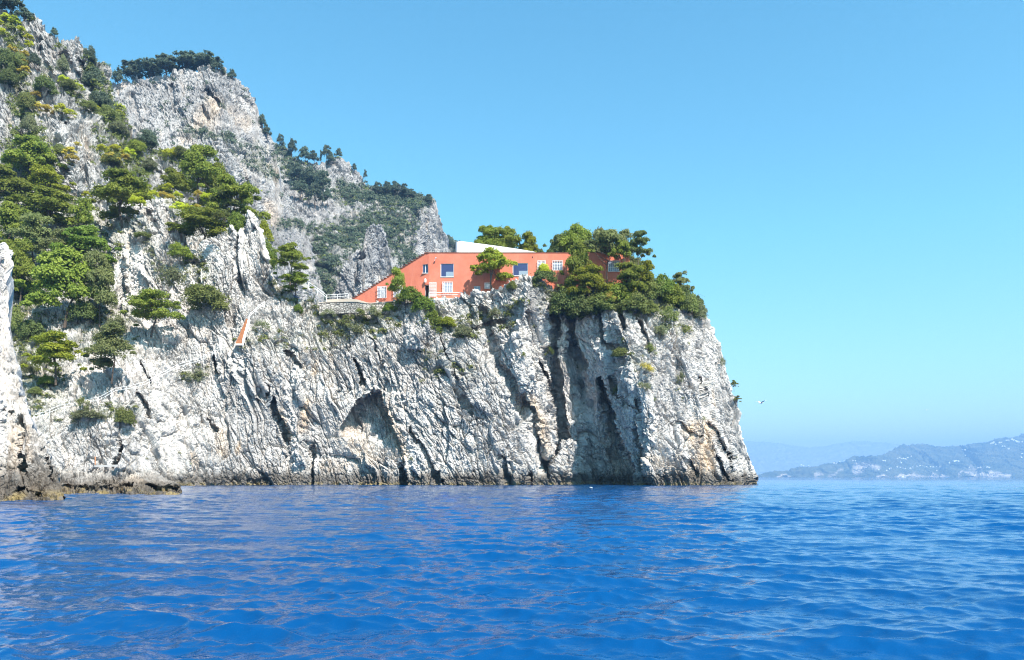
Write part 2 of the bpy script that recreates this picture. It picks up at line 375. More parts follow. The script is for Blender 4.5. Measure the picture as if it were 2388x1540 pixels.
carves = [
 # deep gully and the tall sea cave right of the middle
 ([(1296,730),(1297,830),(1300,900),(1315,985),(1300,1050),(1276,1088)], (22,14), (14,10), 6),
 ([(1400,885),(1425,960),(1446,1030),(1482,1132)], (14,120), (5,6), 12),
 ([(1330,800),(1352,880),(1370,950),(1380,1060),(1385,1132)], (18,50), (18,44), 5),
 ([(1128,716),(1146,790),(1160,850),(1200,900),(1236,960),(1262,1040),(1276,1085)], (20,34), (10,10), 3.4),
 ([(1268,850),(1284,890),(1292,920)], (14,20), (5,5), 4),
 ([(1340,735),(1336,790),(1362,850)], (16,22), (7,7), 4.5),
 ([(1400,725),(1408,800),(1440,815)], (14,16), (6,6), 3.5),
 ([(1452,720),(1458,770)], (12,12), (5,5), 4), ([(1490,740),(1510,790),(1516,812)], (10,12), (4,4), 2.5),
 ([(1424,880),(1440,920),(1470,950)], (10,14), (5,4), 3),
 ([(1490,940),(1486,1000),(1500,1080),(1512,1120)], (12,24), (5,6), 3),
 ([(1660,996),(1680,1020),(1704,1058)], (14,32), (5,5), 6), ([(1607,1075),(1625,1105)], (8,10), (4,4), 3),
 ([(1674,1072),(1686,1095),(1706,1125)], (12,16), (4,4), 4.5), ([(1705,1080),(1716,1100),(1728,1118)], (8,10), (4,4), 3),
 ([(1636,880),(1648,920),(1656,950)], (8,12), (4,4), 2.5), ([(1590,985),(1618,1012),(1630,1020)], (6,8), (3,3), 1.8),
 # the arched cave
 ([(866,912),(888,950),(915,1005),(938,1058),(946,1095)], (5,5), (4,4), .6),
 ([(944,1085),(942,1132)], (14,16), (7,7), 4.5),
 ([(735,1040),(733,1132)], (7,9), (3,3), 2.4),
 ([(664,818),(684,838),(702,857)], (8,14), (4,4), 3), ([(640,930),(655,980),(674,1028)], (8,16), (4,4), 3.6), ([(614,890),(630,940)], (6,8), (3,3), 2),
 ([(833,842),(846,870),(853,898)], (9,10), (4,4), 3), ([(862,790),(888,832),(898,862)], (10,8), (4,4), 2.4),
 ([(960,1000),(1000,1060),(1030,1120)], (10,14), (4,4), 2.2), ([(1040,820),(1075,900),(1100,960)], (10,12), (4,4), 2.2), ([(1010,760),(1032,800),(1042,830)], (8,10), (4,4), 2),
 ([(1176,1060),(1186,1100),(1192,1132)], (12,18), (5,5), 3), ([(1240,1100),(1236,1132)], (10,12), (5,5), 3),
 ([(284,1035),(278,1060),(270,1080)], (14,14), (5,5), 4), ([(330,920),(345,945),(352,975)], (10,12), (4,4), 2.5), ([(330,850),(352,890)], (9,12), (4,4), 2.5), ([(500,830),(512,870)], (9,9), (4,4), 2.5), ([(488,980),(505,1010)], (9,9), (4,4), 2.2), ([(440,650),(490,690),(540,740)], (12,16), (5,5), 2.5),
 ([(248,480),(255,560),(262,640),(282,720)], (40,30), (16,8), 9),
 ([(1085,705),(1092,720),(1098,740)], (26,22), (10,8), 1.5), ([(1170,745),(1130,760),(1100,765)], (10,10), (10,10), 3),
 # standing-out ribs
 ([(1246,660),(1210,760),(1232,900)], (30,50), (18,30), -2.6), ([(1440,760),(1500,900),(1525,1100)], (40,46), (40,50), -2.4), ([(1575,760),(1630,930),(1690,1090)], (30,30), (30,30), -1.8),
 ([(980,720),(1000,760),(970,800)], (36,36), (26,26), -3.4), ([(700,820),(690,950),(700,1080)], (30,30), (24,24), -1.5),
 ([(560,640),(575,760),(590,900)], (40,40), (30,30), -1.5)]
stains = [([(1615,1000),(1640,1050),(1625,1100)], 36, .95), ([(1650,1000),(1650,1100)], 26, .9), ([(1240,940),(1262,990),(1270,1060)], 26, .7), ([(1200,915),(1230,950)], 22, .8), ([(1420,1000),(1445,1100)], 34, .5),
 ([(735,840),(728,870)], 12, .7), ([(716,940),(708,1000)], 20, .75), ([(655,960),(672,1020)], 12, .7), ([(905,960),(930,1020),(942,1070)], 13, .8), ([(845,880),(850,905)], 7, .5),
 ([(512,1010),(520,1060)], 22, .5), ([(555,1035),(552,1055)], 9, .6), ([(820,1010),(850,1060)], 60, .4), ([(880,930),(910,990),(938,1060)], 30, .6), ([(1500,1070),(1570,1100)], 26, .35), ([(760,1090),(800,1080)], 26, .4), ([(446,1060),(458,1090)], 10, .6), ([(250,790),(215,850)], 12, .5), ([(560,810),(590,790)], 20, .15)]
vegs = [([(40,560),(60,900)], 150, .9), ([(200,480),(240,760)], 130, .8), ([(440,480),(560,580)], 90, .8), ([(640,650),(735,720)], 45, .7), ([(760,770),(830,745)], 60, .75), ([(900,735),(870,760)], 50, .6), ([(1040,760),(1100,770)], 40, .6), ([(1300,690),(1580,700)], 60, .95), ([(1500,850),(1430,790)], 30, .4), ([(1540,760),(1600,760)], 30, .6), ([(1000,840),(1080,860)], 50, .35), ([(430,880),(480,860)], 30, .6), ([(180,960),(310,960)], 30, .8), ([(560,790),(690,800)], 50, .35), ([(1215,700),(1180,720)], 24, .5), ([(1100,735),(1180,745)], 40, .8)]
def arch(px, py):
    yt = np.interp(px, [740,800,822,845,866,880,960], [1085,988,952,924,912,910,910]); xr = np.interp(py, [900,908,945,1000,1055,1100,1140], [872,884,898,920,941,950,952])
    f = sstep(0, 9, py-yt)*sstep(0, 7, xr-px)*(1-sstep(965, 1078, py-.25*(px-870)))*sstep(770, 835, px)
    return 6.4*f
cliff = build_mass('cliff', cliff_top, cliff_ctrl, M['rock'], step=1.1, carves=carves, stains=stains, vegs=vegs, recess=arch, amp=.74, seed=3, back=26, theta=lambda x: np.interp(x, [0,400,700,1000,1250,1450,1750], [14,16,22,30,27,16,10]), flatback=True, topjit=1.0)

fin = build_mass('rock_ridge', [(385,720),(400,660),(430,610),(470,575),(505,552),(540,531),(553,556),(562,542),(568,515),(577,503),(591,505),(601,522),(609,555),(616,590),(626,620),(633,655),(650,690),(668,720)],
 [(400,760,158),(520,760,157),(660,760,160),(420,640,160),(520,640,158.5),(620,640,161),(540,545,163),(580,520,163),(640,700,162)], M['rock'], step=1.1, foot=[(385,770),(668,770)],
 carves=[([(556,565),(560,640),(575,720)], (16,14), (6,6), 2.5), ([(430,610),(470,620)], (12,12), (14,14), 2)], vegs=[([(430,600),(480,640)], 40, .6), ([(640,660),(660,720)], 20, .7)], seed=21, back=14, theta=lambda x: 20+0*x, topjit=.7, amp=.7)
crag = build_mass('crag', [(255,700),(275,640),(292,590),(306,540),(322,500),(334,474),(344,463),(362,458),(378,462),(388,478),(402,492),(416,500),(430,524),(428,552),(440,600),(452,700)],
 [(260,760,160),(340,760,158.5),(450,760,161),(290,620,163),(350,620,159.5),(430,620,163),(350,480,164),(400,510,164)], M['rock'], step=1.1, foot=[(255,770),(452,770)],
 carves=[([(345,490),(352,512),(366,520)], (10,10), (6,6), 2), ([(420,520),(424,560)], (6,6), (5,5), 2), ([(285,560),(290,640),(300,720)], (24,30), (10,10), 3.5)], vegs=[([(330,545),(400,640)], 40, .5), ([(380,620),(430,660)], 40, .7)], seed=33, back=12, theta=lambda x: 16+0*x, topjit=1.0, amp=.75)
hill = build_mass('hillside', [(-45,0),(0,18),(30,36),(52,52),(70,44),(85,46),(98,66),(118,76),(130,84),(158,84),(176,88),(196,98),(212,128),(228,134),(244,146),(257,165),(261,195),(262,228),(285,262),(300,285),(318,325),(330,345),(345,352),(372,340),(400,352),(430,352),(455,360),(480,400),(505,440),(520,520)],
 [(-40,0,250),(60,60,252),(130,90,248),(200,110,248),(250,170,252),(262,240,250),(300,300,246),(350,350,238),(450,370,236),(0,200,232),(100,200,234),(200,250,236),(0,350,214),(150,350,215),(250,350,222),(350,420,222),(150,440,206),(300,450,210),(0,500,200),(500,480,225)], M['rock_mid'], step=1.25, foot=[(-45,560),(300,560),(520,560)],
 carves=[([(40,170),(55,260),(50,330)], (16,16), (8,8), 4), ([(110,340),(120,380),(126,420)], (16,16), (8,8), 5), ([(150,120),(170,170),(180,180)], (14,14), (8,8), 3.5), ([(190,150),(225,240),(270,300)], (24,30), (12,12), 4), ([(96,100),(110,160),(150,230)], (10,12), (5,5), 3), ([(225,300),(240,370)], (18,20), (8,8), 3), ([(130,250),(160,300)], (8,10), (5,5), 3), ([(350,370),(380,410)], (8,10), (4,4), 3),
  ([(172,350),(180,440)], (22,30), (20,26), -3.5), ([(130,250),(150,330)], (20,20), (16,16), -2.5), ([(90,190),(100,240)], (16,16), (14,14), -2.5)],
 stains=[([(200,330),(215,380)], 14, .5), ([(190,300),(185,320)], 10, .4)], vegs=[([(20,60),(60,260)], 40, .95), ([(220,160),(270,280)], 40, .9), ([(150,190),(185,230)], 24, .8), ([(250,300),(300,340)], 50, .8), ([(60,330),(40,440)], 90, .8), ([(250,350),(330,400)], 50, .8), ([(380,350),(460,380)], 40, .9), ([(110,150),(100,200)], 22, .6)],
 amp=1.15, scale=1.25, seed=41, back=40, theta=lambda x: 16+0*x, topjit=2.5)
mountain = build_mass('mountain', [(215,215),(250,200),(272,196),(290,190),(312,184),(330,186),(360,176),(400,163),(440,157),(452,168),(470,152),(490,151),(508,160),(522,158),(532,172),(550,186),(566,196),(584,214),(594,232),(598,256),(604,280),(615,300),(626,312),(636,330),(643,352),(648,380),(645,410),(660,440),(690,470),(705,500),(716,540),(730,590),(745,640),(762,690),(775,720)],
 [(215,215,420),(330,190,425),(450,160,425),(520,160,430),(595,250,440),(640,350,438),(680,460,425),(740,640,420),(300,300,400),(450,300,398),(560,320,402),(330,450,372),(480,450,378),(600,450,395),(600,600,380),(690,650,385),(450,600,360)], M['rock_far'], step=1.25, foot=[(215,560),(500,620),(775,730)],
 carves=[([(490,210),(500,225),(515,232)], (16,14), (8,8), 6), ([(470,250),(482,270)], (10,10), (6,6), 5), ([(575,420),(560,480)], (20,20), (12,12), 5), ([(640,300),(632,380)], (14,14), (8,8), 5), ([(300,220),(330,300)], (10,10), (6,6), 3), ([(400,200),(410,260)], (10,10), (6,6), 3)],
 stains=[([(500,240),(470,280)], 40, .55), ([(540,250),(580,290)], 26, .35), ([(420,320),(440,325)], 22, .4), ([(625,470),(640,510)], 22, .45), ([(645,390),(650,415)], 8, .5)], vegs=[([(440,300),(540,320)], 22, .9), ([(330,300),(350,320)], 22, .7), ([(560,340),(640,360)], 30, .5), ([(580,370),(640,400)], 24, .7), ([(660,520),(720,530)], 22, .8)],
 amp=.8, scale=1.6, seed=51, back=90, theta=lambda x: 18+0*x, topjit=2.5)
ridge = build_mass('ridge', [(590,330),(640,330),(652,338),(672,352),(690,366),(712,376),(740,378),(762,376),(790,366),(804,374),(818,388),(836,400),(848,418),(856,432),(870,436),(900,434),(930,438),(950,448),(975,458),(998,458),(1012,470),(1020,490),(1027,516),(1036,540),(1043,556),(1052,584),(1062,620),(1075,660),(1085,700)],
 [(590,330,560),(700,380,560),(790,370,565),(860,440,575),(940,450,590),(1010,480,590),(1050,590,585),(640,450,520),(760,480,520),(880,540,540),(960,540,552),(1000,600,560),(700,600,470),(800,620,480),(900,660,495),(1000,680,520),(700,700,450)], M['rock_far'], step=1.25, foot=[(590,720),(1085,720)],
 carves=[([(690,430),(740,440)], (14,14), (14,14), 6), ([(975,500),(960,560),(950,600)], (16,20), (8,8), 6), ([(995,520),(1000,600)], (10,10), (6,6), 3), ([(740,620),(790,650)], (16,16), (14,14), 6)],
 stains=[([(1005,590),(1015,620)], 12, .6), ([(1000,640),(1010,670)], 14, .4)], vegs=[([(800,450),(980,470)], 40, 1), ([(760,560),(930,520)], 70, 1), ([(680,390),(720,430)], 50, .95), ([(770,620),(760,680)], 40, .9), ([(930,560),(960,620)], 30, .8), ([(640,350),(700,380)], 26, .7)],
 amp=.9, scale=1.7, seed=61, back=120, theta=lambda x: 14+0*x, topjit=2.5)
pin = build_mass('pinnacle', [(765,720),(785,670),(800,636),(822,600),(838,580),(845,590),(849,560),(852,540),(858,527),(871,521),(885,526),(896,545),(903,570),(909,600),(917,640),(930,720)],
 [(770,720,438),(850,700,432),(925,720,440),(850,600,440),(872,530,447),(905,640,446)], M['rock_far'], step=1.1, foot=[(765,730),(930,730)],
 carves=[([(846,600),(836,640),(826,690)], (14,18), (8,8), 5)], amp=.8, scale=1.6, seed=71, back=40, theta=lambda x: 8+0*x, topjit=.7)
spur = build_mass('spur', [(1030,552),(1045,549),(1058,555),(1070,562),(1082,580),(1095,620)], [(1030,552,700),(1060,556,700),(1095,620,690),(1040,640,660)], M['rock_far'], step=1.3, foot=[(1030,660),(1095,660)], vegs=[([(1040,560),(1080,580)], 40, 1)], scale=2.5, seed=81, back=60)
headrock = build_mass('shore_rock', [(-120,480),(-40,540),(0,572),(8,590),(20,622),(22,680),(26,730),(36,780),(46,808),(52,860),(62,905),(73,940),(84,985),(98,1024),(112,1060),(130,1090),(143,1128),(146,1150)],
 [(-120,600,50),(0,600,62),(20,700,60),(-100,900,46),(0,900,55),(60,920,57),(0,1050,52),(90,1060,54),(140,1120,54),(0,1168,51),(110,1165,51),(-120,1180,42)], M['rock'], step=1.2,
 carves=[([(2,968),(20,962),(36,958)], (5,5), (8,8), 1.6), ([(60,960),(50,1040),(58,1100)], (10,14), (5,5), 1.2), ([(110,1070),(130,1110)], (10,10), (5,5), 1.2), ([(20,1150),(60,1140),(100,1150)], (6,6), (8,8), 1.2)],
 stains=[([(40,1000),(38,1100)], 26, .75), ([(70,990),(66,1080)], 10, .5), ([(90,1140),(120,1150)], 40, .8)], amp=.55, scale=.62, seed=91, back=14, theta=lambda x: 8+0*x, topjit=1.5)
shelf = build_mass('rock_shelf', [(90,1085),(120,1088),(160,1094),(200,1100),(240,1098),(275,1106),(300,1104),(318,1096),(335,1092),(352,1094),(368,1102),(385,1110),(400,1118),(412,1124),(420,1130),(424,1140)],
 [(90,1160,68),(200,1155,70),(300,1154,70),(420,1152,71),(90,1090,86),(250,1105,80),(335,1095,76),(410,1122,76)], M['rock_shelf'], step=.8,
 carves=[([(150,1140),(230,1141),(300,1139)], (6,10), (12,12), 2.4), ([(340,1136),(380,1140),(414,1142)], (8,10), (10,10), 2.6), ([(262,1120),(258,1150)], (6,6), (4,4), .9)],
 stains=[([(160,1138),(160,1150)], 14, .9), ([(262,1135),(290,1140)], 26, .9), ([(305,1120),(330,1135)], 22, .5), ([(418,1138),(420,1150)], 8, .7)], amp=.62, scale=.5, seed=97, back=16, topjit=1.2)

# ------------------------------------------------------------------ far coast
m, nt, b = new_mat('peninsula_ground'); geo = N(nt, 'ShaderNodeNewGeometry'); pos = geo.outputs['Position']
c = mix(nt, ramp(nt, noise(nt, pos, .006, 6, .65), [(.38,(0,0,0)),(.62,(1,1,1))]), (.045,.065,.03), (.115,.12,.06))
c = mix(nt, ramp(nt, noise(nt, pos, .012, 5, .7), [(.66,(0,0,0)),(.76,(.4,.4,.4))]), c, (.24,.22,.17))
at = N(nt, 'ShaderNodeAttribute', attribute_name='stain')
c = mix(nt, mth(nt, 'MULTIPLY', at.outputs['Fac'], ramp(nt, noise(nt, pos, .015, 5, .7), [(.3,(.2,.2,.2)),(.5,(1,1,1))])), c, (.55,.47,.40)); nt.links.new(c, b.inputs['Base Color']); b.inputs['Roughness'].default_value = .95
M['peninsula'] = m
pen = build_mass('peninsula', [(1768,1113),(1772,1108),(1790,1104),(1837,1097),(1870,1089),(1892,1086),(1925,1081),(1954,1076.5),(1975,1070),(1991,1064.5),(2020,1064),(2050,1063),(2066,1057),(2079,1051),(2092,1042),(2102,1037.5),(2125,1034.5),(2152,1034.6),(2165,1037),(2181,1039.6),(2216,1040),(2245,1037),(2275,1035),(2304,1032),(2318,1025),(2340,1022),(2356,1020.6),(2372,1014),(2388,1009),(2420,1000),(2520,985),(2700,970),(2760,1010)],
 [(1768,1113,7900),(1900,1113,8000),(2100,1113,8000),(2388,1113,7800),(2700,1113,7600),(1900,1085,8350),(2000,1064,8650),(2130,1034,9200),(2250,1040,9200),(2388,1010,9300),(2700,970,9300),(2100,1080,8400),(2300,1075,8450),(2040,1090,8150),(2040,1078,8230)], M['peninsula'], step=1.2, ystep=.45, foot=[(1768,1113.6),(2760,1113.6)],
 carves=[([(2150,1060),(2190,1090)], (20,20), (16,16), 160), ([(2250,1050),(2280,1095)], (20,20), (16,16), 160), ([(1960,1085),(1975,1100)], (10,10), (10,10), 60)],
 stains=[([(1775,1109),(1835,1110)], 4, 1), ([(1840,1111),(1880,1111)], 3, .9), ([(2048,1109.5),(2110,1110),(2215,1108.5)], 5, 1), ([(2240,1108),(2300,1107),(2355,1110)], 6, 1), ([(1995,1092),(2020,1086),(2046,1088)], 13, 1), ([(1990,1106),(2010,1100)], 7, .7), ([(1905,1102),(1915,1098)], 7, .7), ([(1935,1106),(1960,1102)], 8, .5), ([(2260,1098),(2290,1100)], 8, .5)], amp=.32, scale=40, seed=101, back=1500, theta=lambda x: 0*x, topjit=.5)
m, nt, b = new_mat('hazed_mountain_ground'); geo = N(nt, 'ShaderNodeNewGeometry')
c = mix(nt, noise(nt, geo.outputs['Position'], .004, 5), (.23,.255,.26), (.25,.275,.275)); nt.links.new(c, b.inputs['Base Color']); M['farm'] = m  # ground colour paled, part of the haze fade is put into it
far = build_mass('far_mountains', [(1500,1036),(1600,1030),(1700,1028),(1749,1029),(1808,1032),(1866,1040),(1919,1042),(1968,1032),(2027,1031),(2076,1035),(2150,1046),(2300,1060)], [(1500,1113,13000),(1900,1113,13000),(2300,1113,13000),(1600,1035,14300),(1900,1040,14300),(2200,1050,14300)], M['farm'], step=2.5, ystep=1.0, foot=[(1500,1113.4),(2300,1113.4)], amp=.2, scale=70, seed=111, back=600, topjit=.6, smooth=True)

# ------------------------------------------------------------------ sea
def make_sea():
    ny = 1500; Y = np.concatenate([[-50,-25,-12,-6,-3,-1.2,0], np.linspace(.8, 3.2, 30)[:-1], np.geomspace(3.2, 420, ny), np.geomspace(440, 15400, 70)])
    nx = 1350; u = np.linspace(-.86, .86, nx)
    ext = np.geomspace(.3, 15000, 26); n_in = nx
    Yp = np.maximum(Y, 0)+1.0
    PX = np.concatenate([-(.86*Yp[None]+ext[::-1,None]), u[:,None]*Yp[None], .86*Yp[None]+ext[:,None]]); nx = len(PX); PY = np.repeat(Y[None], nx, 0)
    X = PX.ravel().astype(np.float64); Yv = PY.ravel().astype(np.float64)
    sp = np.gradient(Y); sp = np.maximum(sp, 1.72/n_in*Y); SP = np.repeat(sp[None], nx, 0); SP[:26] = np.maximum(SP[:26], np.r_[ext[::-1]][:,None]*.28); SP[-26:] = np.maximum(SP[-26:], ext[:,None]*.28); SP = SP.ravel()
    r = np.random.RandomState(4)
    dx = np.zeros_like(X); dy = np.zeros_like(X); dz = np.zeros_like(X)
    gust = .78+.45*fbm(np.stack([X/9, Yv/16, X*0], 1), 5, 3)
    n = 130
    lam = np.exp(np.linspace(math.log(.11), math.log(5.0), n))*np.exp(r.uniform(-.05, .05, n))
    for k in range(n):
        L = lam[k]; spread = .95 if L < .5 else .55
        ang = math.radians(-104)+r.normal(0, spread*.72)
        kx, ky = math.cos(ang), math.sin(ang); kk = 2*math.pi/L
        slope = .040*(1.0 if L < .75 else (.75/L)**.85)*(1.0 if L > .26 else (L/.26)**.6)
        a = slope/kk*r.uniform(.6, 1.4)
        w = sstep(2.2, 4.5, L/SP); ix = np.nonzero(w > .001)[0]
        ph = kk*(kx*X[ix]+ky*Yv[ix])+r.uniform(0, 6.28); aa = a*w[ix]*(gust[ix] if L < 1.5 else 1)
        sn, cs = np.sin(ph), np.cos(ph)
        dz[ix] += aa*cs; dx[ix] -= aa*sn*kx*1.0; dy[ix] -= aa*sn*ky*1.0
    V = np.stack([X+dx, Yv+dy, dz], 1)
    I = np.arange(nx*len(Y)).reshape(nx, len(Y))
    Fq = np.stack([I[:-1,:-1], I[1:,:-1], I[1:,1:], I[:-1,1:]], -1).reshape(-1, 4)
    m, nt, b = new_mat('sea_water'); geo = N(nt, 'ShaderNodeNewGeometry'); pos = geo.outputs['Position']
    n0 = noise(nt, pos, .035, 4, .6)
    c = mix(nt, ramp(nt, n0, [(.35,(0,0,0)),(.65,(1,1,1))]), SEA_A, SEA_B)
    nt.links.new(c, b.inputs['Base Color']); b.inputs['Roughness'].default_value = .04; b.inputs['IOR'].default_value = 1.33; b.inputs['Specular IOR Level'].default_value = .5
    mp = N(nt, 'ShaderNodeMapping'); mp.inputs['Scale'].default_value = (.75, 1.3, 1); nt.links.new(pos, mp.inputs['Vector'])
    b1 = N(nt, 'ShaderNodeBump', Strength=.30, Distance=.08); nt.links.new(noise(nt, mp.outputs[0], 2.0, 5, .62), b1.inputs['Height'])
    b2 = N(nt, 'ShaderNodeBump', Strength=.25, Distance=.02); nt.links.new(noise(nt, mp.outputs[0], 9, 3, .6), b2.inputs['Height']); nt.links.new(b1.outputs[0], b2.inputs['Normal'])
    nt.links.new(b2.outputs[0], b.inputs['Normal'])
    o = mesh_np('sea', V, Fq, m, smooth=True); tag(o, kind='structure')
SEA_A = (.001,.043,.145); SEA_B = (.0014,.058,.186)
make_sea()

# ------------------------------------------------------------------ air, sky, sun, camera
hz = MB(); hz.box((-16500,-60,-3), (16500,15800,700))
mh = bpy.data.materials.new('haze_air'); mh.use_nodes = True; nt = mh.node_tree; nt.nodes.remove(nt.nodes['Principled BSDF'])
pv = N(nt, 'ShaderNodeVolumePrincipled'); pv.inputs['Color'].default_value = (.28,.55,1.0,1); pv.inputs['Density'].default_value = 1.2e-4; pv.inputs['Anisotropy'].default_value = 0
nt.links.new(pv.outputs[0], nt.nodes['Material Output'].inputs['Volume'])
tag(hz.build('haze', mh), kind='stuff')

AZ, EL = math.radians(40), math.radians(50)
to_sun = Vector((math.sin(AZ)*math.cos(EL), -math.cos(AZ)*math.cos(EL), math.sin(EL)))
w = bpy.data.worlds.new('World'); SC.world = w; w.use_nodes = True; nt = w.node_tree
sky = N(nt, 'ShaderNodeTexSky', sky_type='NISHITA'); sky.sun_disc = False; sky.sun_elevation = EL; sky.sun_rotation = math.pi-AZ
sky.air_density = 1.0; sky.dust_density = .6; sky.ozone_density = 1.6
tc = N(nt, 'ShaderNodeTexCoord'); sxyz = N(nt, 'ShaderNodeSeparateXYZ'); nt.links.new(tc.outputs['Generated'], sxyz.inputs[0])
tint = ramp(nt, sxyz.outputs['Z'], [(0,(.98,.95,1.02)),(.10,(.80,1.03,.97)),(.28,(.66,1.19,1.07)),(.6,(.52,1.12,1.12))])
gm = mix(nt, 1.0, sky.outputs[0], tint, 'MULTIPLY')
bg = nt.nodes['Background']; nt.links.new(gm, bg.inputs['Color']); bg.inputs['Strength'].default_value = .11
sl = bpy.data.lights.new('sun', 'SUN'); sl.energy = 5.0; sl.angle = math.radians(.5); sl.color = (1, .94, .86)
so = bpy.data.objects.new('sun', sl); COL.objects.link(so); so.rotation_euler = (-to_sun).to_track_quat('-Z', 'Y').to_euler()
cam = bpy.data.cameras.new('camera'); co = bpy.data.objects.new('camera', cam); COL.objects.link(co)
co.location = (0, 0, H); co.rotation_euler = (math.pi/2, 0, 0); cam.sensor_width = 36; cam.lens = F/2388*36; cam.shift_y = (HY-770)/2388; cam.clip_start = .2; cam.clip_end = 40000
SC.camera = co
SC.view_settings.view_transform = 'Standard'; SC.view_settings.look = 'None'; SC.view_settings.exposure = 1.1; SC.view_settings.gamma = 1
cy = SC.cycles; cy.max_bounces = 5; cy.diffuse_bounces = 2; cy.glossy_bounces = 2; cy.transmission_bounces = 2; cy.transparent_max_bounces = 6; cy.volume_bounces = 0; cy.use_denoising = True; cy.caustics_reflective = False; cy.caustics_refractive = False
cy.pixel_filter_type = 'BLACKMAN_HARRIS'; cy.filter_width = 1.15
try: cy.denoising_prefilter = 'FAST'
except Exception: pass
# ------------------------------------------------------------------ plants
def leaves(C, R, n, size, seed, up=.35, flat=1.0, shell=.55):
    """n leaf-sized quads in each clump (centre C[i], radii R[i]) -> V, F, rnd"""
    r = np.random.RandomState(seed); C = np.asarray(C, float); R = np.asarray(R, float)
    k = len(C); c = np.repeat(C, n, 0); rr = np.repeat(R, n, 0)
    d = r.normal(size=(k*n, 3)); d /= np.linalg.norm(d, axis=1, keepdims=True); d[:,2] = np.where(d[:,2] < -.35, -d[:,2], d[:,2])
    rad = shell+(1-shell)*r.rand(k*n, 1)**.6; rad *= 1+.22*r.normal(size=(k*n, 1))*(r.rand(k*n, 1) < .4)
    p = c+d*rad*rr
    nrm = d+r.normal(size=(k*n, 3))*.55+np.array([0, 0, up]); nrm /= np.linalg.norm(nrm, axis=1, keepdims=True)
    a = r.normal(size=(k*n, 3)); a -= nrm*(a*nrm).sum(1, keepdims=True); a /= np.linalg.norm(a, axis=1, keepdims=True); b = np.cross(nrm, a)
    s = (size*(.6+.8*r.rand(k*n, 1)))
    if np.ndim(size) == 0: pass
    V = np.stack([p-a*s, p-b*s*.55+nrm*s*.15, p+a*s, p+b*s*.55-nrm*s*.1], 1).reshape(-1, 3)
    Fq = np.arange(k*n*4).reshape(-1, 4)
    rn = np.repeat(np.clip(np.repeat(r.rand(k), n)*.55+r.rand(k*n)*.45, 0, 1), 4)
    return V, Fq, rn

PROTO = {}
def proto_mesh(key, V, Fq, rn, mat):
    o = mesh_np(key, V, Fq, mat, attrs={'rnd': rn}); me = o.data; bpy.data.objects.remove(o); return me

def pine_clumps(seed, n=20, flat=.5, z0=.42, lean=0.0):
    """a few flattened shelves of foliage at different heights, each made of many small clumps"""
    r = random.Random(seed); C = []; R = []; L = []
    m = 5+seed % 3
    for k in range(m):
        t = (k+.5)/m; a = k*2.4+r.uniform(-.5, .5)
        z = z0+(.86-z0)*(t**.8); q = (.34-.30*t**1.6)*r.uniform(.65, 1.1)
        L.append((math.cos(a)*q, math.sin(a)*q, z, r.uniform(.15, .25)*(1.05-.25*t)))
    L.append((r.uniform(-.05, .05), r.uniform(-.05, .05), z0+(.86-z0)*.55, .24))
    for k in range(n):
        x, y, z, lr = L[k % len(L)]; a = r.uniform(0, 6.283); q = math.sqrt(r.random())*lr
        rad = r.uniform(.062, .115)
        C.append((x+math.cos(a)*q, y+math.sin(a)*q, z+flat*.5*math.sqrt(max(0, lr*lr-q*q))+r.uniform(-.02, .03))); R.append((rad, rad, rad*flat*1.15))
    for k in range(max(2, n//12)):
        a = r.uniform(0, 6.283); q = r.uniform(.36, .50); rad = r.uniform(.04, .075); C.append((math.cos(a)*q, math.sin(a)*q, r.uniform(z0, .7))); R.append((rad, rad, rad*.7))
    return C, R
def bush_clumps(seed, n=16):
    r = random.Random(seed); C = []; R = []
    for _ in range(n):
        a = r.uniform(0, 6.283); q = math.sqrt(r.random()); z = .12+.62*math.sqrt(max(0, 1-q*q))*r.uniform(.5, 1.05)
        rad = r.uniform(.13, .24); C.append((math.cos(a)*q*.40, math.sin(a)*q*.40, z)); R.append((rad, rad, rad*1.05))
    return C, R
def trunk_mesh(key, C, seed, mat, thick=.028):
    r = random.Random(seed); mb = MB()
    top = Vector((r.uniform(-.06,.06), r.uniform(-.06,.06), .62))
    mid = Vector((r.uniform(-.09,.09), r.uniform(-.06,.06), .30))
    mb.tube([(0,0,-.12), (mid.x*.4, mid.y*.4, .12), mid, top, top+Vector((0,0,.22))], thick*.75, thick*.22, 7)
    for c in r.sample(C, min(9, len(C))):
        c = Vector(c); s = mid.lerp(top, r.uniform(0, .9)); m_ = s.lerp(c, .5)+Vector((0,0,-.03))
        mb.tube([s, m_, c], thick*.30, thick*.10, 5)
    o = mb.build(key, mat); me = o.data; bpy.data.objects.remove(o); return me

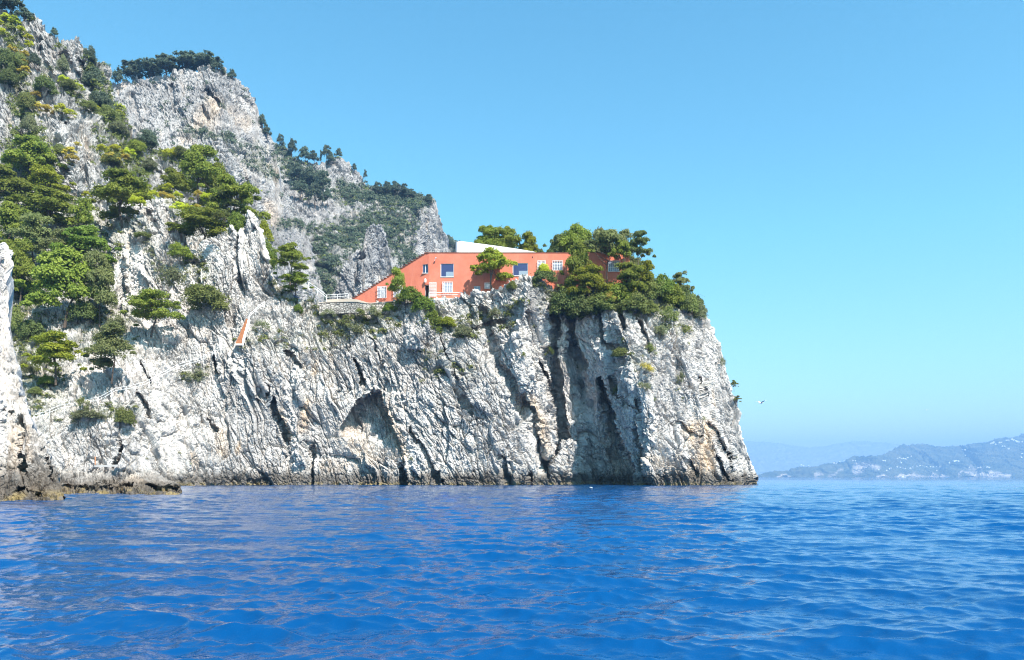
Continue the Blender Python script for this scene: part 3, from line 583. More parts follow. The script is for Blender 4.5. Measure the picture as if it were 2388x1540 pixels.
def fillc(L, s, z, rx, rz, n, size):
    A = leaves([(0, 0, z)], [(rx, rx, rz)], n, size, s+3, shell=.45)
    return np.concatenate([L[0], A[0]]), np.concatenate([L[1], A[1]+len(L[0])]), np.r_[L[2], A[2]*.7]  # inner leaves toned darker, shade inside the crown put into their colour
def get(kind, mat, var):
    k = (kind, mat, var)
    if k in PROTO: return PROTO[k]
    s = hash((kind, var)) % 1000 if False else {'pine':100,'open':200,'high':900,'tall':300,'far':400,'bush':500,'dome':600,'sparse':700,'column':800}[kind]+var*7
    tr = None
    if kind == 'pine': C, R = pine_clumps(s, 74, .75, .20); L = fillc(leaves(C, R, 170, .019, s), s, .50, .30, .26, 1100, .019)
    elif kind == 'open': C, R = pine_clumps(s, 52, .6, .32); L = leaves(C, R, 170, .019, s)
    elif kind == 'high': C, R = pine_clumps(s, 44, .6, .56); L = leaves(C, R, 170, .019, s)
    elif kind == 'tall':
        C, R = pine_clumps(s, 84, .95, .08); L = fillc(leaves(C, R, 170, .02, s), s, .46, .32, .36, 1500, .02)
    elif kind == 'far': C, R = pine_clumps(s, 40, .9, .22); L = fillc(leaves(C, R, 70, .032, s), s, .5, .36, .30, 800, .032)
    elif kind == 'column':
        r = random.Random(s); C = [(r.uniform(-.12,.12), r.uniform(-.12,.12), z) for z in np.linspace(.12, .92, 12)]; R = [(.36*(1-abs(c[2]-.35)*.9),)*2+(.12,) for c in C]; L = leaves(C, R, 90, .05, s)
    elif kind == 'bush': C, R = bush_clumps(s, 30); R = [(a*.72, b*.72, c*.68) for a, b, c in R]; L = fillc(leaves(C, R, 170, .026, s), s, .35, .44, .36, 1300, .026)
    elif kind == 'sparse': C, R = bush_clumps(s, 13); L = leaves(C, R, 90, .030, s, shell=.25)
    elif kind == 'dome': C, R = bush_clumps(s, 26); R = [(a*.62, b*.62, c*.55) for a, b, c in R]; L = leaves(C, R, 90, .03, s, up=1.0)
    me = proto_mesh('crown' if kind in ('pine','open','high','tall','far','column') else 'shrub', *L, M[mat])
    if kind in ('pine','open','high','tall','far','column'): tr = trunk_mesh('trunk', C, s, M['bark_pale' if kind == 'open' else 'bark'], .026 if kind != 'far' else .035)
    PROTO[k] = (me, tr); return PROTO[k]

NP = [0]
def plant(kind, mat, anchor, x, top, base, w, label, group=None, name=None, off=-.6, dr=.85, rz=None):
    NP[0] += 1; v = NP[0] % 5
    me, tr = get(kind, mat, v)
    if isinstance(anchor, (int, float)): p = Vector(W(x, base, anchor))
    else: p = anchor.at(x, base, off)
    k = p.y/F; wm = w*k*(1.13 if kind in ('pine','open','far') else 1.1); hm = (base-top)*k*1.04
    rz = rnd.uniform(0, 6.28) if rz is None else rz
    tree = kind in ('pine','open','high','tall','far','column')
    if tree:
        e = empty(name or 'pine_tree', p, rz, (wm, wm*dr, hm)); tag(e, label, 'tree', group)
        for nm, d in (('trunk', tr), ('crown', me)):
            o = bpy.data.objects.new(nm, d); COL.objects.link(o); o.parent = e
        return e
    o = bpy.data.objects.new(name or 'shrub', me); COL.objects.link(o); o.location = p-Vector((0, 0, hm*.06)); o.rotation_euler = (0,0,rz); o.scale = (wm, wm*dr, hm*1.05)
    tag(o, label, 'shrub', group); return o

P_ = plant
g1 = 'pines on the slope left of the rocky ridge'
P_('pine','pine',cliff,72,320,450,150,'broad green pine at the left edge above all other slope pines',g1)
P_('pine','pine',cliff,18,395,505,120,'green pine cut by the left picture edge, below the highest slope pine',g1)
P_('pine','pine_bright',cliff,112,388,480,100,'bright green pine directly left of the white rock wall',g1)
P_('pine','pine',cliff,110,440,545,150,'flat topped pine under the white rock wall, above the yellow domed shrub',g1)
P_('pine','pine',cliff,28,470,600,110,'deep green pine at the left edge at half height of the slope',g1)
P_('pine','pine',cliff,286,398,530,165,'wide umbrella pine right behind the grey crag, shading the hollow below',g1)
P_('open','pine_bright',cliff,330,430,520,90,'yellowish pine leaning against the top of the grey crag on its left',g1)
P_('tall','pine',hill,462,342,470,110,'tall rounded pine with the highest crown right of the crag',g1,off=-16)
P_('open','pine',fin,545,408,560,130,'layered pine with flat shelves of needles reaching out to the right',g1,off=6)
P_('open','pine_dark',fin,520,450,580,110,'dark layered pine just under the flat shelved pine',g1,off=7)
P_('pine','pine',fin,465,485,580,135,'low spreading pine between the grey crag and the pale ridge',g1,off=2)
P_('bush','green',fin,553,475,570,55,'dense green bush squeezed between the two tips of the pale ridge',g1,off=1)
P_('pine','pine',cliff,195,462,575,70,'small green pine just right of the dark standing stone',g1,off=-2)
P_('pine','pine_grey',cliff,80,500,620,120,'greyish pine under the yellow domed shrub near the left edge',g1)
P_('pine','green',cliff,200,525,640,125,'fresh green pine above the biggest round pine, left of the dark hollow',g1,off=-3)
P_('pine','pine',cliff,20,560,660,90,'green pine behind the top of the white shore rock',g1)
P_('tall','pine',cliff,150,585,745,170,'biggest round pine in the middle of the left slope',g1,off=-4)
P_('tall','pine_grey',cliff,232,595,745,95,'olive pine joined to the right side of the biggest round pine',g1,off=-3)
P_('pine','pine_bright',cliff,130,775,885,122,'bright flat topped pine low on the slope beside the white shore rock',g1,off=-4)
P_('tall','pine_grey',cliff,260,758,880,118,'grey green conical pine right of the bright flat topped pine',g1,off=-4)
P_('pine','pine',cliff,352,675,775,122,'leaning pine with a shaded hollow under it, left of the light ridge face',g1,off=-4)
P_('bush','scrub',cliff,475,645,730,108,'wide olive bush hanging on the face of the light ridge',None,off=-3)
P_('sparse','scrub_grey',cliff,405,612,690,80,'grey green scrub above the wide olive bush, under the crag',None,off=-6)
P_('bush','scrub',crag,335,534,562,52,'small flat bush growing on the front of the grey crag')
P_('bush','scrub',cliff,290,942,996,50,'rounded green bush under the handrail, right of a leafy patch')
P_('sparse','scrub',cliff,192,920,960,36,'small open sapling standing beside the pale handrail')
P_('bush','scrub_grey',cliff,205,950,984,84,'low grey green patch of bush left of the rounded green bush below the handrail')
P_('bush','pine',cliff,110,868,902,42,'small green bush under the bright flat topped pine')
P_('bush','scrub',cliff,82,894,925,30,'small bush touching the edge of the white shore rock')
P_('bush','scrub_grey',cliff,270,728,780,52,'grey green bush between the biggest round pine and the grey green conical pine')
P_('sparse','scrub_grey',cliff,462,855,900,58,'sparse grey scrub at the upper end of the cliff handrail')
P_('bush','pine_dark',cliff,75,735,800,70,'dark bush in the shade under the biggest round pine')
P_('bush','green',cliff,60,640,690,60,'green bush between the white shore rock and the biggest round pine')
P_('bush','scrub',cliff,30,690,790,46,'olive bush low beside the white shore rock, above the bright pine')
P_('pine','pine',cliff,676,566,655,78,'airy pine just behind the light ridge, left of the white parapet',None,off=-5)
P_('bush','green',fin,628,550,640,46,'green bush running down the back of the light ridge',None,off=3)
P_('bush','pine_bright',fin,612,500,575,52,'bright bush right of the highest tip of the light ridge',None,off=8)
P_('pine','pine',cliff,690,634,684,82,'low spreading pine over the white parapet left of the red house',None,off=-3)
P_('bush','green',cliff,696,702,733,27,'small bright green bush left of the dry stone wall')
P_('tall','pine',cliff,45,560,700,90,'tall green pine between the biggest round pine and the shore rock',g1,off=-2)
P_('pine','pine_grey',cliff,150,535,640,100,'olive pine crown right above the biggest round pine',g1,off=-3)
P_('bush','scrub',cliff,30,600,700,70,'olive bush behind the tall green pine near the shore rock')
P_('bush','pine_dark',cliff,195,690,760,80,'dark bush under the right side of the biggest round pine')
P_('bush','scrub_grey',cliff,60,830,880,40,'grey bush between the bright flat topped pine and the shore rock')
P_('bush','pine',fin,420,560,610,60,'green bush between the grey crag and the pale ridge face',None,off=-1)
P_('tall','pine',hill,405,395,470,80,'pine filling the gap between the crag top and the tall rounded pine',g1,off=-14)
P_('tall','pine',hill,505,385,500,90,'pine joined to the right side of the tall rounded pine',g1,off=-12)
# about the house
P_('open','pine_bright',158.0,1150,577,695,116,'bright umbrella pine standing alone in front of the red wall',None,'pine_tree',rz=1.0)
g2 = 'pines behind the red house'
P_('pine','pine',176,1135,528,640,92,'left pine of the row behind the white roof wall',g2)
P_('pine','pine',177,1188,531,640,90,'middle pine of the row behind the white roof wall',g2)
P_('pine','pine_bright',177,1232,540,640,58,'right and lowest pine of the row behind the white roof wall',g2)
P_('bush','pine_dark',176,1260,568,625,30,'small round tree top just right of the end of the white roof wall',g2)
P_('pine','pine_dark',173,1300,549,640,66,'rounded dark pine behind the roof edge left of the tallest pine',g2)
P_('tall','pine',172,1350,524,660,88,'tallest pine rising behind the red roof edge',g2)
P_('tall','pine_grey',171,1398,534,660,80,'greyish pine right of the tallest pine behind the roof',g2)
P_('high','pine_grey',158.5,1416,536,668,104,'airy pine with a bare forked trunk before the right end of the house')
P_('tall','pine',157.5,1348,566,690,72,'upright pine standing before the red wall under the tallest pine')
P_('pine','pine_grey',171,1455,540,655,78,'greyish pine at the right roof end beside the dark skyline pine',g2)
P_('high','pine',158,1452,560,668,70,'half bare pine before the red wall between the forked pine and the dark pine')
P_('open','pine_dark',162,1490,534,640,76,'dark pine against the sky at the right end of the red house')
P_('pine','pine_bright',156,1380,618,720,100,'low bright pine in front of the red house, left of the two on the brow')
P_('pine','pine',156,1464,612,712,92,'wide olive pine on the brow below the right end of the red house')
P_('pine','pine_bright',157,1505,608,700,66,'bright pine on the brow below the dark pine at the house end')
P_('bush','green',158,1545,622,705,68,'dark green bush on the brow right of the bright pine')
P_('open','pine_grey',160,1585,632,720,62,'thin grey tree against the sky on the sloping brow')
P_('bush','pine_dark',160,1588,655,735,70,'dense juniper bush on the brow under the thin grey tree')
P_('bush','pine_dark',162,1622,676,745,48,'outermost dark juniper bush overhanging the right edge of the cliff')
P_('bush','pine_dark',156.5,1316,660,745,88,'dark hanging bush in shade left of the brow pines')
P_('bush','scrub',155.5,1398,668,735,90,'olive bush hanging over the cliff edge in the middle of the brow')
P_('bush','scrub',153.5,1478,676,740,84,'light olive bush hanging over the cliff edge on the right of the brow')
P_('sparse','spurge_ochre',153.0,1425,676,706,34,'yellow flowering shrub in the middle of the brow')
P_('sparse','scrub',153.5,1552,698,760,66,'loose olive bush running down the cliff from the brow')
P_('sparse','scrub_grey',cliff,1545,752,795,52,'grey green bush on the cliff below the loose olive bush')
P_('bush','pine_dark',157,1270,612,668,62,'dark rounded bush before the barred windows, left of the hanging pines')
P_('bush','spurge',156.2,1268,609,640,30,'yellow green shrub on top of the dark rounded bush')
P_('bush','scrub',156,1192,650,682,30,'small bush at the foot of the bright umbrella pine')
P_('sparse','scrub',cliff,1200,688,722,28,'small olive bush on the pale rock peak before the house')
P_('sparse','scrub_grey',cliff,1155,712,746,36,'grey bush below the shaded rock under the umbrella pine')
P_('bush','scrub_grey',cliff,1080,748,792,50,'grey green bush at the foot of the shaded rock')
P_('tall','pine',158,928,626,708,50,'small upright pine in front of the barred windows of the red house')
P_('bush','green',158,955,662,718,66,'dense green bush at the foot of the small upright pine')
P_('bush','green',157,988,676,740,62,'green creeper bush below the house door')
P_('bush','green',156,1008,712,788,58,'bright green creeper bush hanging down the cliff right of the white boulder')
P_('bush','pine_bright',155.5,1040,730,766,46,'olive tip of the creeper bush pointing right',)
P_('bush','green',159,908,700,732,34,'small green bush at the right end of the dry stone wall')
P_('sparse','scrub_grey',158,872,708,750,46,'dull scrub at the foot of the dry stone wall')
P_('sparse','scrub_grey',cliff,815,740,785,70,'grey green scrub on the slope under the dry stone wall')
P_('bush','scrub',157.5,1522,632,712,74,'olive bush in the row along the sloping brow, below the bright pine')
P_('bush','pine',158.5,1562,646,722,72,'green bush on the sloping brow in front of the thin grey tree')
P_('bush','scrub',160,1602,664,742,56,'olive bush between the juniper and the outermost brow bush')
P_('bush','scrub_grey',161,1634,700,756,34,'lowest grey bush on the right cliff edge under the outermost juniper')
P_('bush','pine',155.5,1440,650,725,90,'green bush filling the brow under the wide olive pine')
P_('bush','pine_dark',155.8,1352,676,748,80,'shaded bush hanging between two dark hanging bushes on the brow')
P_('bush','scrub',154.5,1510,690,742,60,'olive bush hanging under the middle of the sloping brow')
P_('sparse','scrub_grey',157.6,765,716,742,40,'scrub at the left foot of the dry stone wall')
P_('sparse','scrub',157.4,838,716,744,44,'olive scrub at the middle of the foot of the dry stone wall')
P_('pine','pine',175,1160,533,640,80,'pine between the left and middle pines behind the white roof wall',g2)
P_('pine','pine',172.5,1325,538,655,70,'pine just left of the tallest pine behind the roof edge',g2)
P_('pine','pine_grey',171.5,1425,540,655,70,'greyish pine rising behind the airy forked pine',g2)
# cliff face
P_('bush','scrub',cliff,1447,804,838,46,'rounded olive bush on the right part of the cliff face')
P_('sparse','scrub',cliff,1516,797,832,38,'olive bush on the cliff face right of the rounded olive bush')
P_('sparse','spurge_ochre',cliff,1502,838,872,48,'yellowish bush on the cliff face below the olive bush')
P_('open','pine_grey',cliff,1712,886,912,22,'upper of two tiny pines sticking out of the cliff edge',None,off=0)
P_('open','pine_grey',cliff,1719,922,950,25,'lower of two tiny pines sticking out of the cliff edge',None,off=0)
P_('sparse','scrub_grey',cliff,1686,826,858,16,'small grey shrub on the cliff edge above the two tiny pines')
P_('sparse','scrub',cliff,1438,896,924,20,'small green shrub beside the tall sea cave')
P_('sparse','scrub',cliff,1280,798,830,24,'small shrub at the top of the deep gully')
P_('sparse','scrub',cliff,1220,818,838,14,'tiny shrub on the pale slab left of the deep gully')
P_('sparse','scrub_grey',cliff,1500,885,915,36,'grey bush on the cliff face right of the tall sea cave top')
P_('sparse','scrub_grey',cliff,610,740,775,44,'grey green shrub right of the orange stairs')
P_('sparse','scrub_grey',cliff,1588,862,900,24,'grey shrub high on the right cliff face near its edge')
# crests and mountain
g3 = 'dark pines on the mountain crests'
P_('far','far_green',hill,20,-22,40,75,'dark pine in the top left corner',g3)
P_('far','far_green',hill,60,22,58,46,'dark pine just right of the top left corner',g3)
P_('far','far_green',hill,126,66,92,20,'lone small bush on the left skyline',g3)
P_('bush','far_green',hill,208,100,150,34,'dark bush behind the upper left crag skyline',g3)
P_('bush','far_green',hill,218,148,215,56,'dark ivy green mass on the right of the upper left crag',g3)
P_('bush','far_green',hill,234,200,268,62,'dark bush below the ivy green mass on the upper left crag',g3)
P_('far','far_green',mountain,273,160,206,34,'leftmost pine on the round mountain crest, standing apart',g3)
P_('far','far_green',mountain,308,146,200,72,'second pine from the left on the round mountain crest',g3,off=6)
P_('far','far_green',mountain,348,142,194,80,'third pine from the left on the round mountain crest',g3,off=6)
P_('far','far_green',mountain,388,132,184,84,'fourth pine from the left on the round mountain crest',g3,off=6)
P_('far','far_green',mountain,436,126,176,84,'highest pine on the round mountain crest, left of two',g3,off=8)
P_('far','far_green',mountain,478,126,172,80,'high pine on the round mountain crest, right of the highest',g3,off=8)
P_('far','far_green',mountain,508,138,180,36,'rightmost pine of the row on the round mountain crest',g3,off=3)
P_('far','far_green',mountain,541,162,192,20,'small bush on the right shoulder of the round mountain',g3)
P_('far','far_green',mountain,611,267,302,20,'dark pine on the right edge of the round mountain, upper of two',g3)
P_('far','far_green',mountain,622,291,326,22,'dark pine on the right edge of the round mountain, lower of two',g3)
P_('bush','far_green',hill,330,318,352,60,'dark green bush where the left hillside meets the mountain',g3)
g4 = 'dark pines along the middle ridge'
P_('far','far_green',ridge,654,314,346,22,'leftmost pine on the middle ridge crest',g4)
P_('far','far_green',ridge,681,325,372,30,'large pine second from the left on the middle ridge crest',g4)
P_('far','far_green',ridge,710,342,384,30,'open round pine with sky under its crown on the middle ridge',g4)
P_('far','far_green',ridge,731,352,386,26,'pine between the open round pine and the tiny cypress',g4)
P_('column','far_green',ridge,748,352,378,7,'tiny pointed cypress on the middle ridge crest',g4,'cypress_tree')
P_('far','far_green',ridge,762,340,380,28,'biggest pine right of the tiny cypress on the ridge crest',g4)
P_('far','far_green',ridge,772,356,390,26,'dark pine tucked under the biggest ridge pine',g4)
P_('far','far_green',ridge,790,346,374,17,'pine on the last peak of the ridge, right of the cypress',g4)
P_('far','far_green',ridge,826,382,404,15,'small pine on the steep right slope of the ridge',g4)
P_('far','far_green',ridge,852,396,424,9,'narrow pine at the lower end of the steep ridge slope',g4)
for i, (x, t, b_, w_) in enumerate(((880,426,460,30),(902,424,462,30),(922,424,460,32),(942,430,464,30),(958,440,468,26),(1000,454,480,26))):
    P_('far','far_green',ridge,x,t,b_,w_,('first','second','third','fourth','fifth','last and separate')[i]+' from the left of the pines on the low wooded shoulder',g4)
for i, (x, t, b_, w_) in enumerate(((690,382,430,44),(722,395,440,50),(752,400,455,46),(700,420,462,40),(735,430,480,44),(764,440,478,30))):
    P_('far','far_green',ridge,x,t,b_,w_,('upper left','upper middle','upper right','lower left','lower middle','lower right')[i]+' tree of the dark grove between the mountain and the ridge wall',g4,off=-6)
P_('bush','far_green',spur,1048,544,580,30,'dark tree cover on the little spur left of the white roof wall')
P_('bush','far_green',spur,1068,555,590,26,'dark tree on the little spur, touching the white roof wall')
# bushes on the upper left crags
for x, t, b_, w_, m_, lab in (
  (14,100,172,46,'pine_dark','dark bush at the left picture edge under the highest yellow spurge'),
  (42,112,160,40,'scrub','green bush under the top left corner pines, beside yellow spurge'),
  (22,150,205,50,'pine_dark','dark bush at the left picture edge, left of the ochre spurge'),
  (80,120,160,34,'far_green','dark round bush just left of the upper left crag foot'),
  (104,168,222,52,'pine_dark','dark green bush between the two white crags on the upper left'),
  (62,205,262,42,'scrub','tall green bush in the gully left of the spurge tipped crag'),
  (66,255,312,36,'scrub_grey','grey green bush low in the gully left of the spurge tipped crag'),
  (146,122,172,30,'scrub_grey','grey bush on the face of the upper left crag'),
  (160,178,215,44,'scrub','green bush in the spurge gully under the upper left crag'),
  (206,228,262,46,'scrub','green bush on the slope below the dark bush of the upper left crag'),
  (252,238,292,56,'scrub','broad olive bush on the slope left of the round mountain face'),
  (276,272,318,50,'scrub_grey','grey green bush on the slope left of the round mountain face, lower one'),
  (346,296,346,46,'far_green','dark bush at the foot of the round mountain, right of the hillside edge'),
  (142,330,368,34,'scrub','bush in the dark cleft beside the ochre topped white rock'),
  (262,352,390,56,'scrub','olive bush among the yellow spurge right of the white rock wall'),
  (320,318,362,44,'pine','small green tree above the spurge slope, left of the tall rounded pine'),
  (350,362,400,40,'scrub_grey','grey bush among pale stones left of the tall rounded pine'),
  (425,338,372,50,'scrub','bush on the skyline of the hillside left of the tall rounded pine')):
    P_('bush', m_, hill, x, t, b_, w_, lab, None, off=-1.5)
# spurge
def spurges(lst, mass, label, mat, group):
    for x, y, w_ in lst:
        o = P_('dome', mat, mass, x, y-w_*.40, y+w_*.50, w_*1.3, label, group, 'spurge_bush', off=-2.2)
S = lambda l: [(zx/2.641, zy/2.641, w_) for zx, zy, w_ in l]
spurges(S([(90,118,25),(128,170,20)]), hill, 'bright yellow spurge cushion under the top left corner pines', 'spurge', 'yellow spurge on the left crags')
spurges(S([(8,185,22),(35,92,20),(2,130,14)]), hill, 'yellow spurge cushion at the left picture edge near the top', 'spurge', 'yellow spurge on the left crags')
spurges(S([(78,296,22),(150,325,24),(150,372,18),(150,420,24)]), hill, 'faded ochre spurge cushion left of the upper left crag', 'spurge_ochre', 'ochre spurge on the left crags')
spurges(S([(176,222,20),(178,265,20)]), hill, 'yellow spurge cushion against the left foot of the upper crag', 'spurge', 'yellow spurge on the left crags')
spurges(S([(400,480,24),(440,530,20),(490,528,22)]), hill, 'yellow spurge cushion in the gully under the upper left crag', 'spurge', 'yellow spurge on the left crags')
spurges(S([(290,662,28),(230,640,22),(218,575,22)]), hill, 'dull yellow spurge cushion between two white crags at left', 'spurge_ochre', 'ochre spurge on the left crags')
spurges(S([(375,655,28),(428,685,26)]), hill, 'bright yellow green spurge cushion on the tip of a white crag', 'spurge', 'yellow spurge on the left crags')
spurges(S([(592,660,20),(655,685,16),(668,630,12),(735,650,24),(740,690,18)]), hill, 'small yellow spurge cushion on the green slope below the dark bushes', 'spurge', 'yellow spurge on the left crags')
spurges(S([(432,925,32),(445,962,26),(478,882,16)]), hill, 'ochre spurge cushion on top of the white rock wall', 'spurge_ochre', 'ochre spurge on the left crags')
spurges(S([(690,965,40),(768,962,26)]), hill, 'broad pale yellow spurge cushion right of the white rock wall', 'spurge_ochre', 'ochre spurge on the left crags')
spurges(S([(715,908,30),(800,930,28),(640,905,24)]), hill, 'yellow spurge cushion above the broad pale one', 'spurge', 'yellow spurge on the left crags')
spurges(S([(1045,935,30),(1095,912,24)]), hill, 'yellow green spurge cushion on the slope left of the tall rounded pine', 'spurge', 'yellow spurge on the left crags')
def near_spurge(x, y, w_, mat, label, Y): P_('dome', mat, float(Y), x/2.641, y/2.641-w_*.36, y/2.641+w_*.46, w_*1.15, label, 'spurge round the grey crag', 'spurge_bush')
near_spurge(535,1190,24,'spurge','bright lime spurge cushion under the white rock wall',196)
near_spurge(850,1225,38,'spurge','lime spurge cushion hanging on the left shoulder of the grey crag',161)
near_spurge(940,1188,26,'spurge','lime spurge cushion on the very top of the grey crag',165)
near_spurge(1000,1190,28,'spurge_ochre','dull yellow spurge behind the top of the grey crag',168)
near_spurge(1047,1205,24,'spurge_ochre','orange spurge cushion right of the grey crag top',167)
near_spurge(1100,1265,40,'spurge','large yellow spurge mound right of the grey crag',164)
near_spurge(1165,1272,26,'spurge','smaller yellow spurge beside the large yellow mound',164)
near_spurge(1222,1268,20,'spurge_ochre','smallest dull spurge in the row right of the crag',164)
near_spurge(1096,1190,24,'spurge','pale lime spurge left of the low white stones',170)
near_spurge(1035,1142,26,'spurge','yellow green spurge under the tall rounded pine',174)
near_spurge(1225,1188,26,'spurge_ochre','dull olive spurge among the low white stones',170)
near_spurge(1280,1202,30,'spurge','pale green spurge under the layered pine',168)
near_spurge(1352,1325,38,'scrub','olive green spurge mound in the spreading pine',157)
near_spurge(310,1352,48,'spurge_ochre','large yellow domed shrub among the left slope pines',196)
near_spurge(45,1325,20,'spurge','small yellow spurge near the left edge among the pines',196)

# ground cover nobody could count
def scatter(name, mass, regions, n, size, mat, seed, leaf=.28, per=26, ledge=.0, flat=.75):
    r = np.random.RandomState(seed); C = []; R = []
    P = mass.P; nx, ny = P.shape[:2]
    g = np.gradient(P, axis=1); up = -np.gradient(P[..., 1], axis=0)*0
    tries = 0
    while len(C) < n and tries < n*60:
        tries += 1
        i = r.randint(2, nx-2); j = r.randint(2, ny-1); p = P[i, j]
        if p[2] < 3: continue
        if r.rand() > mass.vg[i, j]**1.4*.98+ledge: continue
        s = r.uniform(*size)*p[1]/F
        C.append(p+np.array([0, -.15*s, .15*s])); R.append((s, s, s*flat))
    C = np.array(C); R = np.array(R)
    V, Fq, rn = leaves(C, R, per, 1.0, seed, up=.5, shell=.3)
    # leaf size follows the clump
    cs = np.repeat(R[:,0]*leaf, per*4)[:,None]; ctr = V.reshape(-1, 4, 3).mean(1).repeat(4, 0); V = ctr+(V-ctr)*cs
    o = mesh_np(name, V, Fq, M[mat], attrs={'rnd': rn}); tag(o, kind='stuff'); return o
scatter('cliff_scrub', cliff, None, 900, (3.2, 9), 'scrub_grey', 11, ledge=.008, per=30)
scatter('slope_scrub', cliff, None, 500, (5, 14), 'scrub', 12, per=44)
scatter('ridge_rock_scrub', fin, None, 60, (4, 9), 'scrub', 13, per=36, ledge=.004)
scatter('crag_scrub', crag, None, 40, (3, 8), 'scrub_grey', 14, per=36, ledge=.004)
scatter('hillside_scrub', hill, None, 1300, (4, 12), 'scrub', 15, per=34, ledge=.012)
scatter('mountain_scrub', mountain, None, 520, (3, 9), 'far_green', 16, per=26, ledge=.02)
scatter('macchia', ridge, None, 1700, (4, 10), 'far_green', 17, per=34, ledge=.01)
scatter('macchia_light', ridge, None, 500, (3, 7), 'scrub', 18, per=26, ledge=.01)
scatter('spur_scrub', spur, None, 60, (4, 8), 'far_green', 19, per=30, ledge=.05)
# ------------------------------------------------------------------ the red house
YH = 161.0; KH = YH/F
def hy(px): return YH+max(0.0, 1001-px)*KH*.24
def hp(px, py, d=0.0):
    """point on the front wall (d metres in front of it); heights and widths are true at YH"""
    return Vector(((px-CX)*KH, hy(px)-d, H+(HY-py)*KH))
house = empty('house', hp(1130, 700)); tag(house, 'long flat roofed red house with a stepped wedge end on the cliff top', 'house')
bpy.context.view_layer.update()
def kid(o, par=None):
    o.parent = par or house
    if not par: o.matrix_parent_inverse = Matrix.Translation(-house.location)
    return o
NST = 30; sx0, sy0, sx1, sy1 = 800.0, 696.0, 996.0, 590.0
prof = []
for i in range(NST):
    xa = sx0+(sx1-sx0)*i/NST; xb = sx0+(sx1-sx0)*(i+1)/NST; y = sy0+(sy1-sy0)*(i+1)/NST
    prof += [(xa, y), (xb, y)]
XR, YB = 1468.0, 720.0
WIN = [  # x0,y0,x1,y1 , recess, kind
 ('grille',876.7,663.5,896.7,689.4,.12), ('grille',916,663.5,936,689.4,.12), ('casement',985.3,616,998.4,636.5,.25), ('picture',1027.6,615.1,1058.2,646.4,.14),
 ('door',990.4,663.8,1000.6,697,.6), ('grille',1033.3,659,1055.3,684,.12), ('plain',1104.9,667,1120,679,.2), ('grille',1131,661,1142,674,.2),
 ('picture',1195.8,613.7,1231.5,643.7,.14), ('grille',1254.4,609.6,1271.3,630,.12), ('grille',1289.3,609.6,1311.3,631,.2), ('grille',1418.7,608.8,1444.8,634,.12)]
def fill(bm, outer, holes):
    es = []
    for loop in [outer]+holes:
        vs = [bm.verts.new(hp(*p)) for p in loop]
        es += [bm.edges.new((vs[k], vs[(k+1) % len(vs)])) for k in range(len(vs))]
    bmesh.ops.triangle_fill(bm, edges=es, use_beauty=True, use_dissolve=False, normal=(0, -1, 0))
bm = bmesh.new()
rect = lambda w: [(w[1],w[2]),(w[3],w[2]),(w[3],w[4]),(w[1],w[4])]
XC = 1001.0
outerL = [(sx0, YB)]+prof+[(XC, sy1), (XC, YB)]; outerR = [(XC, YB), (XC, sy1), (XR, sy1), (XR, YB)]
fill(bm, outerL, [rect(w_) for w_ in WIN if w_[3] < XC]); fill(bm, outerR, [rect(w_) for w_ in WIN if w_[1] > XC])
for w_ in WIN:                                                   # reveals
    q = rect(w_)
    for k in range(4):
        a, b_ = hp(*q[k]), hp(*q[(k+1) % 4]); r_ = Vector((0, w_[5]+.1, 0)); bm.faces.new([bm.verts.new(p) for p in (a, b_, b_+r_, a+r_)])
peri = [(sx0, YB)]+prof+[(XC, sy1), (XR, sy1), (XR, YB)]; dep = Vector((0, 10, 0))
for k in range(len(peri)-1):
    a, b_ = hp(*peri[k]), hp(*peri[k+1]); bm.faces.new([bm.verts.new(p) for p in (a, b_, b_+dep, a+dep)])
bm.faces.new([bm.verts.new(hp(*p)+dep) for p in ((XC, YB), (XC, sy1), (XR, sy1), (XR, YB))])
bm.faces.new([bm.verts.new(hp(*p)+dep) for p in ((sx0, YB), *prof, (XC, sy1), (XC, YB))])
bmesh.ops.remove_doubles(bm, verts=bm.verts, dist=.0005); bmesh.ops.recalc_face_normals(bm, faces=bm.faces)
me = bpy.data.meshes.new('wall'); bm.to_mesh(me); bm.free(); me.materials.append(M['red']); o = bpy.data.objects.new('wall', me); COL.objects.link(o); kid(o)
for i in range(NST):                                             # brick nosing of every step
    (xa, y), (xb, _) = prof[2*i], prof[2*i+1]; a = hp(xa-1.0, y, .10); b_ = hp(xb, y, .10)
    mb = MB(); mb.box((a.x, min(a.y,b_.y), a.z+.003), (b_.x, a.y+9.9, a.z+.085)); kid(mb.build('step', M['nosing']))
a, b_ = hp(996, 590), hp(XR, 590); mb = MB(); mb.box((a.x, YH-.10, a.z+.003), (b_.x+.1, YH+10.1, a.z+.09)); kid(mb.build('roof', M['nosing']))
# curved white wall on the roof
mb = MB(); pts = []
for k in range(25):
    t = k/24; x = 1072+t*(1252-1072); h_ = 26.5*(1-t)**.85+.4; pts.append((x, h_, 2.2+3.0*math.sin(t*math.pi*.6)))
curl = [(1072+6*math.cos(a_)-3, 25.5, 2.2+1.3-1.3*math.sin(a_)) for a_ in np.linspace(math.pi, math.pi/2, 6)]
line = [(1066, 24.0, 6.0), (1065.3, 24.4, 4.6)]+[(c_[0]-.5, c_[1], c_[2]) for c_ in curl]+pts
ring = []
for x, h_, d in line:
    d *= .5; ring.append((Vector(W(x, 589.4, YH+d)), h_*(YH+d)/F)); ring[-1][0].z -= .0
for off_ in (0, .22):
    for (p, h_), (q, g_) in zip(ring, ring[1:]):
        mb.quad([p+Vector((0, off_, 0)), q+Vector((0, off_, 0)), q+Vector((0, off_, g_)), p+Vector((0, off_, h_))])
